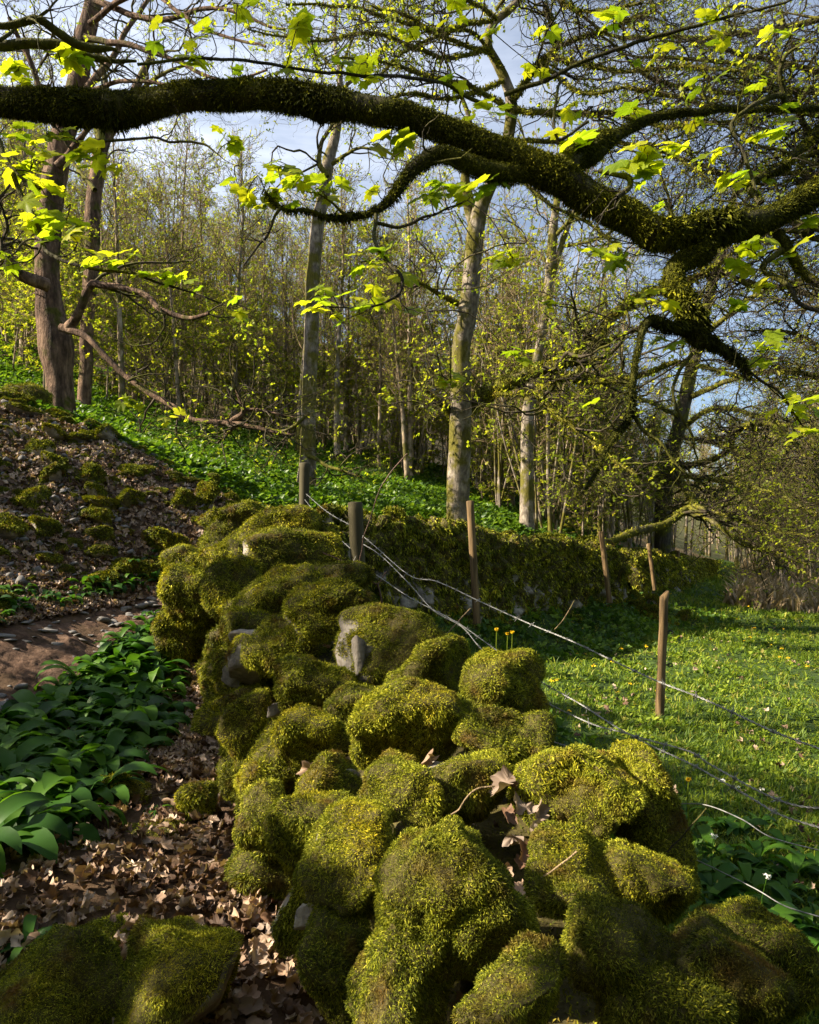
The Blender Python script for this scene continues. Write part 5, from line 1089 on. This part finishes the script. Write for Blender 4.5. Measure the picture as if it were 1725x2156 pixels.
for (x, y) in region(60, [(-20, 1330), (60, 1290), (150, 1290), (280, 1250), (380, 1225), (410, 1190), (330, 1175), (280, 1210), (180, 1245), (60, 1255), (-20, 1260)], .11):
    put('wild_garlic', GP[int(rng.integers(7))], x, y, rng.uniform(.55, .95), 'wild garlic tuft along the far edge of the path below the scree', 'plant', 'wild garlic along the foot of the scree')
put('wild_garlic', GP[3], *px_ground(60, 2010), .6, 'single wild garlic plant between the two dark boulders, bottom left', 'plant', None)
put('wild_garlic', GP[5], *px_ground(330, 1720), .5, 'tiny wild garlic seedling in the leaf litter beside the cushion stone', 'plant', None)
def flower_white(seed):
    rg = np.random.default_rng(seed); parts = []
    for k in range(9):
        d = nrm(rg.normal(size=3)+np.array([0, 0, .6])); c = d*.018
        V, f = scatter(diamond(4, k), c[None], *[q for q in basis(d[None], rg)], np.array([.011])); parts.append((V, f))
    V, F_ = join(parts); return mesh('white_flower', V, F_, M['white_petal'], link=False, attrs={'rnd': ('FACE', np.zeros(sum(len(f) for f in F_)))})
WFm = flower_white(1)
stem_m = mesh('flower_stem', *(lambda a: (a[0], [a[1]]))(tubes(np.array([[(0, 0, 0), (.01, 0, .1), (.005, .01, .2), (0, 0, .3)]], float), np.full((1, 4), .0022), 5)), M['garlic'], smooth=True, link=False, attrs={'rnd': ('FACE', np.full(15, .8))})
fieldg = [(1560, 1745), (1600, 1720), (1530, 1730), (1620, 1840), (1660, 1870), (1700, 1900), (1560, 1900), (1520, 1900), (1600, 1960), (1690, 1960), (1500, 1870), (1560, 2010), (1640, 1990), (1700, 2040), (1590, 2060), (1480, 1840), (1650, 2060), (1720, 1830), (1540, 1960), (1445, 1700), (1500, 1790), (1530, 1810), (1600, 1800), (1650, 1780), (1680, 1840), (1590, 1880), (1640, 1920), (1710, 1960), (1570, 1950), (1620, 2010), (1670, 2020), (1720, 2000), (1530, 1850), (1490, 1900), (1690, 2080), (1715, 2100), (1560, 1830), (1600, 1930)]
for i, (px, py) in enumerate(fieldg):
    x, y = px_ground(px, py+20); o = put('wild_garlic', GP[i % 7], x, y, rng.uniform(.6, .9) if i < 12 else rng.uniform(.8, 1.1), 'wild garlic clump in the grass at the right foot of the near wall', 'plant', 'wild garlic on the meadow side of the wall')
    if i in (0, 1, 2, 8, 10):
        s = bpy.data.objects.new('flower_stem', stem_m); SC.collection.objects.link(s); s.parent = o; s.scale = (1, 1, 1)
        f = bpy.data.objects.new('flower_head', WFm); SC.collection.objects.link(f); f.parent = o; f.location = (0, 0, .31)
# dandelions
def dandelion(loc, h, lab, rg, r=.02):
    e = empty('dandelion', loc); tag(e, lab, 'flower', 'dandelions by the fence')
    P = np.array([[(0, 0, -.02), (.004, .003, h*.4), (-.003, .004, h*.8), (0, 0, h)]])+np.array(loc); V, Q = tubes(P, np.full((1, 4), .003), 6); mesh('stem', V, Q, M['grass'], e, attrs={'rnd': ('FACE', np.full(len(Q), .8))})
    n = 70; a = rg.uniform(0, 2*PI, n); el = rg.uniform(.05, 1.3, n); Yv = np.stack([np.cos(a)*np.cos(el), np.sin(a)*np.cos(el), np.sin(el)], 1); X = nrm(np.cross(Yv, rg.normal(size=(n, 3)))); Z = np.cross(X, Yv)
    V, F_ = scatter(diamond(1), np.tile(np.array(loc)+np.array([0, 0, h]), (n, 1)), X*.7, Yv, Z, np.full(n, r)); mesh('petals', V, F_, M['yellow'], e)
rg = np.random.default_rng(3)
for (px, py, D, h, lab) in [(1046, 1324, 5.2, .42, 'tall dandelion standing alone left of a pair, beyond the barbed wire'), (1069, 1333, 5.1, .4, 'left flower of the dandelion pair beyond the barbed wire'), (1079, 1330, 5.15, .41, 'right flower of the dandelion pair beyond the barbed wire'), (1372, 1592, 3.3, .22, 'dandelion showing just over the big moss boulder'), (1450, 1640, 3.1, .2, 'low dandelion in the grass right of the big moss boulder')]:
    p = U(px, py, D); g = float(H(p[0], p[1])); hh = max(.08, min(p[2]-g, .6)); dandelion((p[0], p[1], p[2]-hh), hh, lab, rg, .022 if D < 4 else .03)
V, F_ = join([scatter(diamond(6, 3), np.zeros((1, 3)), np.eye(3)[:1], np.eye(3)[1:2], np.eye(3)[2:], np.array([.022]))]); BT = mesh('yellow_flower', V, F_, M['yellow'], link=False)
rng = np.random.default_rng(66); x, y = visible_pts(500, 2.2, 20, rng, lambda x, y: (x > wallx(y)+.7) & (clump(x, y, .5) > -.1), .62)
for a, b in list(zip(x, y))[:95]:
    put('yellow_flower', BT, a, b, rng.uniform(.8, 1.3)*(1+b*.05), 'tiny yellow celandine flower in the meadow', 'flower', 'small yellow flowers dotted over the meadow', float(H(a, b))+.05+.004*b)
# small young sapling with bright leaves on the green slope
e = empty('sapling', gnd(296, 10)); tag(e, 'little sapling with vivid yellow leaves on the green slope beside the rugged sycamore', 'tree')
sp = limbs([([(296, 985, 4), (297, 930, 4), (293, 880, 3), (285, 850, 2)], 10, 10), ([(295, 920, 3), (320, 890, 2), (375, 880, 1.5), (420, 890, 1.5)], 10, 10), ([(290, 880, 3), (270, 860, 2), (255, 845, 1.5)], 10, 10)], 16); tmesh('stem', [(sp, 5)], e, 'twig')
pts = np.array([U(px, py, 10) for px, py in [(270, 835), (285, 843), (290, 860), (262, 842), (300, 868), (255, 850), (330, 885), (345, 880), (370, 878), (390, 885), (420, 890), (380, 870), (350, 890), (290, 850), (275, 855)]]); leafmesh('leaves', pts, .12, e, 'leaf_mid', rng, SMALLM, up=.9)

# ------------------------------------------------------------------ fence
def fpost(label, px0, py0, px1, py1, D, wpx, matn, toground=True, parts=None):
    """top (px0,py0) bottom (px1,py1)"""
    a = U(px1, py1, D); b = U(px0, py0, D); r = wpx/2*D/F
    e = empty('fence_post', a); tag(e, label, 'fence post')
    d = b-a; L = np.linalg.norm(d); n = 14; t = np.linspace(-.05, 1, n); rg = np.random.default_rng(int(px0))
    P = a+d*t[:, None]; R = r*(1+.05*rg.normal(size=n)*.3); P = np.vstack([P, P[-1]+d/L*r*.18, P[-1]+d/L*r*.2]); R = np.concatenate([R, [r*.86, .0005]])
    V, Q = tubes(P[None], R[None], 16, bump=.05, seed=3); mesh('shaft', V, Q, M[matn], e, smooth=False)
    return e, a, b, r
p1 = fpost('thick dark round post behind the near wall, wires stapled round it', 748, 1060, 757, 1250, 4.8, 31, 'post_green')
p2 = fpost('greenish post left of the thick one, under the slim pale trunk', 642, 977, 640, 1108, 6.9, 22, 'post_green')
p3 = fpost('leaning grey-brown post against the middle of the mossy wall', 990, 1056, 1004, 1300, 8.6, 16, 'post_wood')
p4 = fpost('leaning post at the broken gap in the far wall', 1266, 1120, 1283, 1262, 11.5, 11, 'post_wood')
p5 = fpost('thin post in front of the far wall just beyond the gap', 1366, 1145, 1378, 1238, 15, 8, 'post_wood')
p6 = fpost('smallest far post by the receding wall', 1428, 1160, 1433, 1222, 20, 6, 'post_wood')
# square meadow post with insulators
def square_post():
    D = 6.3; a = U(1389, 1512, D); b = U(1399, 1250, D); e = empty('fence_post', a); tag(e, 'split sunlit wooden stake standing alone in the meadow with two black ring insulators', 'fence post')
    w_ = 15/2*D/F; d = nrm(b-a); V = []; n = 20; L = np.linalg.norm(b-a)
    for i in range(n):
        t = -.08+1.08*i/(n-1); c = a+d*L*t
        for k, (sx, sy) in enumerate([(-1, -1), (-.2, -1.15), (1, -.8), (1, 1), (-1, 1)]):
            j = fbm(np.array([[k*3.1, i*.35, 2.]]), 3, 4)[0]*.2
            V.append(c+np.array([sx*w_*.95*(1+j), sy*w_*(1+j), (.03*sx if i == n-1 else 0)]))
    V = np.array(V); idx = np.arange(n*5).reshape(n, 5); nx = np.roll(idx, -1, 1); Q = np.stack([idx[:-1], nx[:-1], nx[1:], idx[1:]], -1).reshape(-1, 4)
    o = mesh('shaft', V, [Q, idx[-1:]], M['post_wood'], e)
    for py in (1331, 1400):
        c = U(1411, py, D-.02); th = np.linspace(0, 2*PI, 20); P = c+np.stack([np.cos(th)*.022, th*0, np.sin(th)*.016], 1); V, Q = tubes(P[None], np.full((1, 20), .006), 6)
        s = U(1400, py, D-.02); P2 = np.stack([s, c]); V2, Q2 = tubes(P2[None], np.full((1, 2), .006), 6); V, F_ = join([(V, [Q]), (V2, [Q2])]); mesh('insulator', V, F_, M['black'], e, smooth=True)
square_post()
def wireD(px): return 1/np.interp(px, [640, 760, 1725, 1900], [.145, .208, .714, .80])
def wire(label, pts, barbs=True, Df=wireD, r=.0013, name='barbed_wire'):
    P = np.array([U(px, py, Df(px)) for px, py in pts]); n = max(60, int(np.linalg.norm(np.diff(P, axis=0), axis=1).sum()/.006)); n = min(n, 900); C = resample(P, n)
    e = empty(name, C[0]); tag(e, label, 'wire')
    s = np.concatenate([[0], np.cumsum(np.linalg.norm(np.diff(C, axis=0), axis=1))]); T = nrm(np.gradient(C, axis=0)); A = nrm(np.cross(T, [0, 0, 1.])); B = np.cross(T, A)
    if barbs:
        for k in (0, 1):
            ph = s/.035*2*PI+k*PI; Q_ = C+(A*np.cos(ph)[:, None]+B*np.sin(ph)[:, None])*.0016; V, Q = tubes(Q_[None], np.full((1, n), r), 5); mesh('strand', V, Q, M['wire'], e, smooth=True)
        rg = np.random.default_rng(int(pts[0][1]))
        for d in np.arange(.05, s[-1], .12):
            i = min(int(np.searchsorted(s, d)), n-2); c = C[i]
            parts = []; th = np.linspace(0, 4*PI, 18); co = c+T[i]*(np.linspace(-.004, .004, 18))[:, None]+(A[i]*np.cos(th)[:, None]+B[i]*np.sin(th)[:, None])*.0042; parts.append(tubes(co[None], np.full((1, 18), r*.8), 4))
            for q in range(2):
                a = rg.uniform(0, 2*PI); dd = nrm(A[i]*math.cos(a)+B[i]*math.sin(a)+T[i]*rg.uniform(-.5, .5)); pp = np.stack([c-dd*.016, c, c+dd*.016]); V, Q = tubes(pp[None], np.array([[.0004, .0013, .0004]]), 4); parts.append((V, Q))
            V, F_ = join([(a, [b]) for a, b in parts]); mesh('barb', V, F_, M['wire'], e, smooth=True)
    else:
        V, Q = tubes(C[None], np.full((1, n), r*1.1), 6); mesh('strand', V, Q, M['wire'], e, smooth=True)
wire('top barbed wire running from the thick post out to the right edge', [(752, 1118), (790, 1150), (862, 1211), (920, 1224), (1015, 1268), (1115, 1313), (1200, 1348), (1310, 1400), (1392, 1437), (1487, 1474), (1622, 1537), (1725, 1576), (1800, 1606)])
wire('slack barbed wire sagging below the top strand and crossing the next one', [(755, 1140), (800, 1168), (862, 1229), (912, 1284), (972, 1319), (1012, 1364), (1072, 1411), (1122, 1462), (1237, 1520), (1312, 1542), (1362, 1557), (1452, 1582), (1492, 1607), (1587, 1660), (1662, 1692), (1725, 1702), (1800, 1712)])
wire('barbed wire strand that runs under the sagging one on the right', [(760, 1190), (800, 1215), (862, 1257), (957, 1307), (1032, 1359), (1087, 1399), (1147, 1440), (1222, 1482), (1292, 1527), (1362, 1565), (1452, 1607), (1512, 1640), (1577, 1677), (1642, 1715), (1725, 1742), (1800, 1765)])
wire('smooth wire looping out from behind the big moss boulder', [(1380, 1690), (1423, 1692), (1487, 1695), (1562, 1725), (1622, 1762), (1725, 1790), (1800, 1805)], False)
wire('lowest wire at the right beside the wall', [(1430, 1790), (1460, 1807), (1512, 1832), (1592, 1872), (1652, 1907), (1725, 1930), (1790, 1950)], False)
wire('short barbed wire end showing between two moss boulders', [(1100, 1530), (1134, 1550), (1182, 1567), (1224, 1583), (1260, 1600)])
wire('barbed wire between the two posts behind the near wall', [(642, 1052), (665, 1080), (700, 1120), (750, 1165)], True, lambda px: np.interp(px, [640, 757], [6.85, 4.75]))
wire('upper barbed wire between the two posts behind the near wall', [(645, 1040), (690, 1078), (750, 1112)], True, lambda px: np.interp(px, [640, 757], [6.85, 4.75]))
wire('wire loops twisted down beside the thick post', [(750, 1170), (742, 1190), (752, 1205), (765, 1200), (768, 1225), (765, 1248)], False, lambda px: 4.65)
def stem(name, label, pts, D, wd, matn='briar', cat='stem'):
    P, R = limb([(p[0], p[1], wd) for p in pts], D, D, 40); P, R = wiggle((P[None], R[None]), .01, 8, 3); V, Q = tubes(P, R, 6); o = mesh(name, V, Q, M[matn], smooth=True); tag(o, label, cat)
stem('bramble_stem', 'long arching bare bramble stem rising past the thick post', [(858, 955), (845, 969), (805, 1020), (782, 1080), (765, 1140), (756, 1190)], 4.5, 2.6)
stem('bramble_stem', 'red-brown bramble stem crossing in front of the thick post', [(680, 1164), (720, 1180), (752, 1191), (775, 1212), (795, 1229), (815, 1202)], 4.4, 3)
stem('bramble_stem', 'short bramble stem hanging down right of the thick post', [(795, 1229), (803, 1260), (805, 1292)], 4.3, 5)
stem('dry_stalk', 'pale arched stalk over the pale-edged boulder on the wall', [(950, 1715), (980, 1680), (1010, 1662), (1045, 1658)], 1.58, 4, 'twig_far', 'stalk')
stem('dry_stalk', 'thin dry stalk lying across the moss below the curled leaves', [(1098, 1900), (1125, 1860), (1165, 1825), (1212, 1785)], 1.3, 4, 'twig_far', 'stalk')
stem('dry_stalk', 'dark thin stem leaning from the big boulder over the wild garlic', [(1405, 1795), (1440, 1760), (1485, 1700)], 1.6, 3, 'twig', 'stalk')
stem('dry_stalk', 'bare stalk leaning in the grass near the far wall', [(1168, 1325), (1190, 1300), (1210, 1265)], 6.5, 2, 'twig_far', 'stalk')
stem('dry_stalk', 'bare stalk leaning across the wires right of the near wall', [(908, 1357), (950, 1325), (992, 1281)], 4.2, 2.5, 'twig_far', 'stalk')
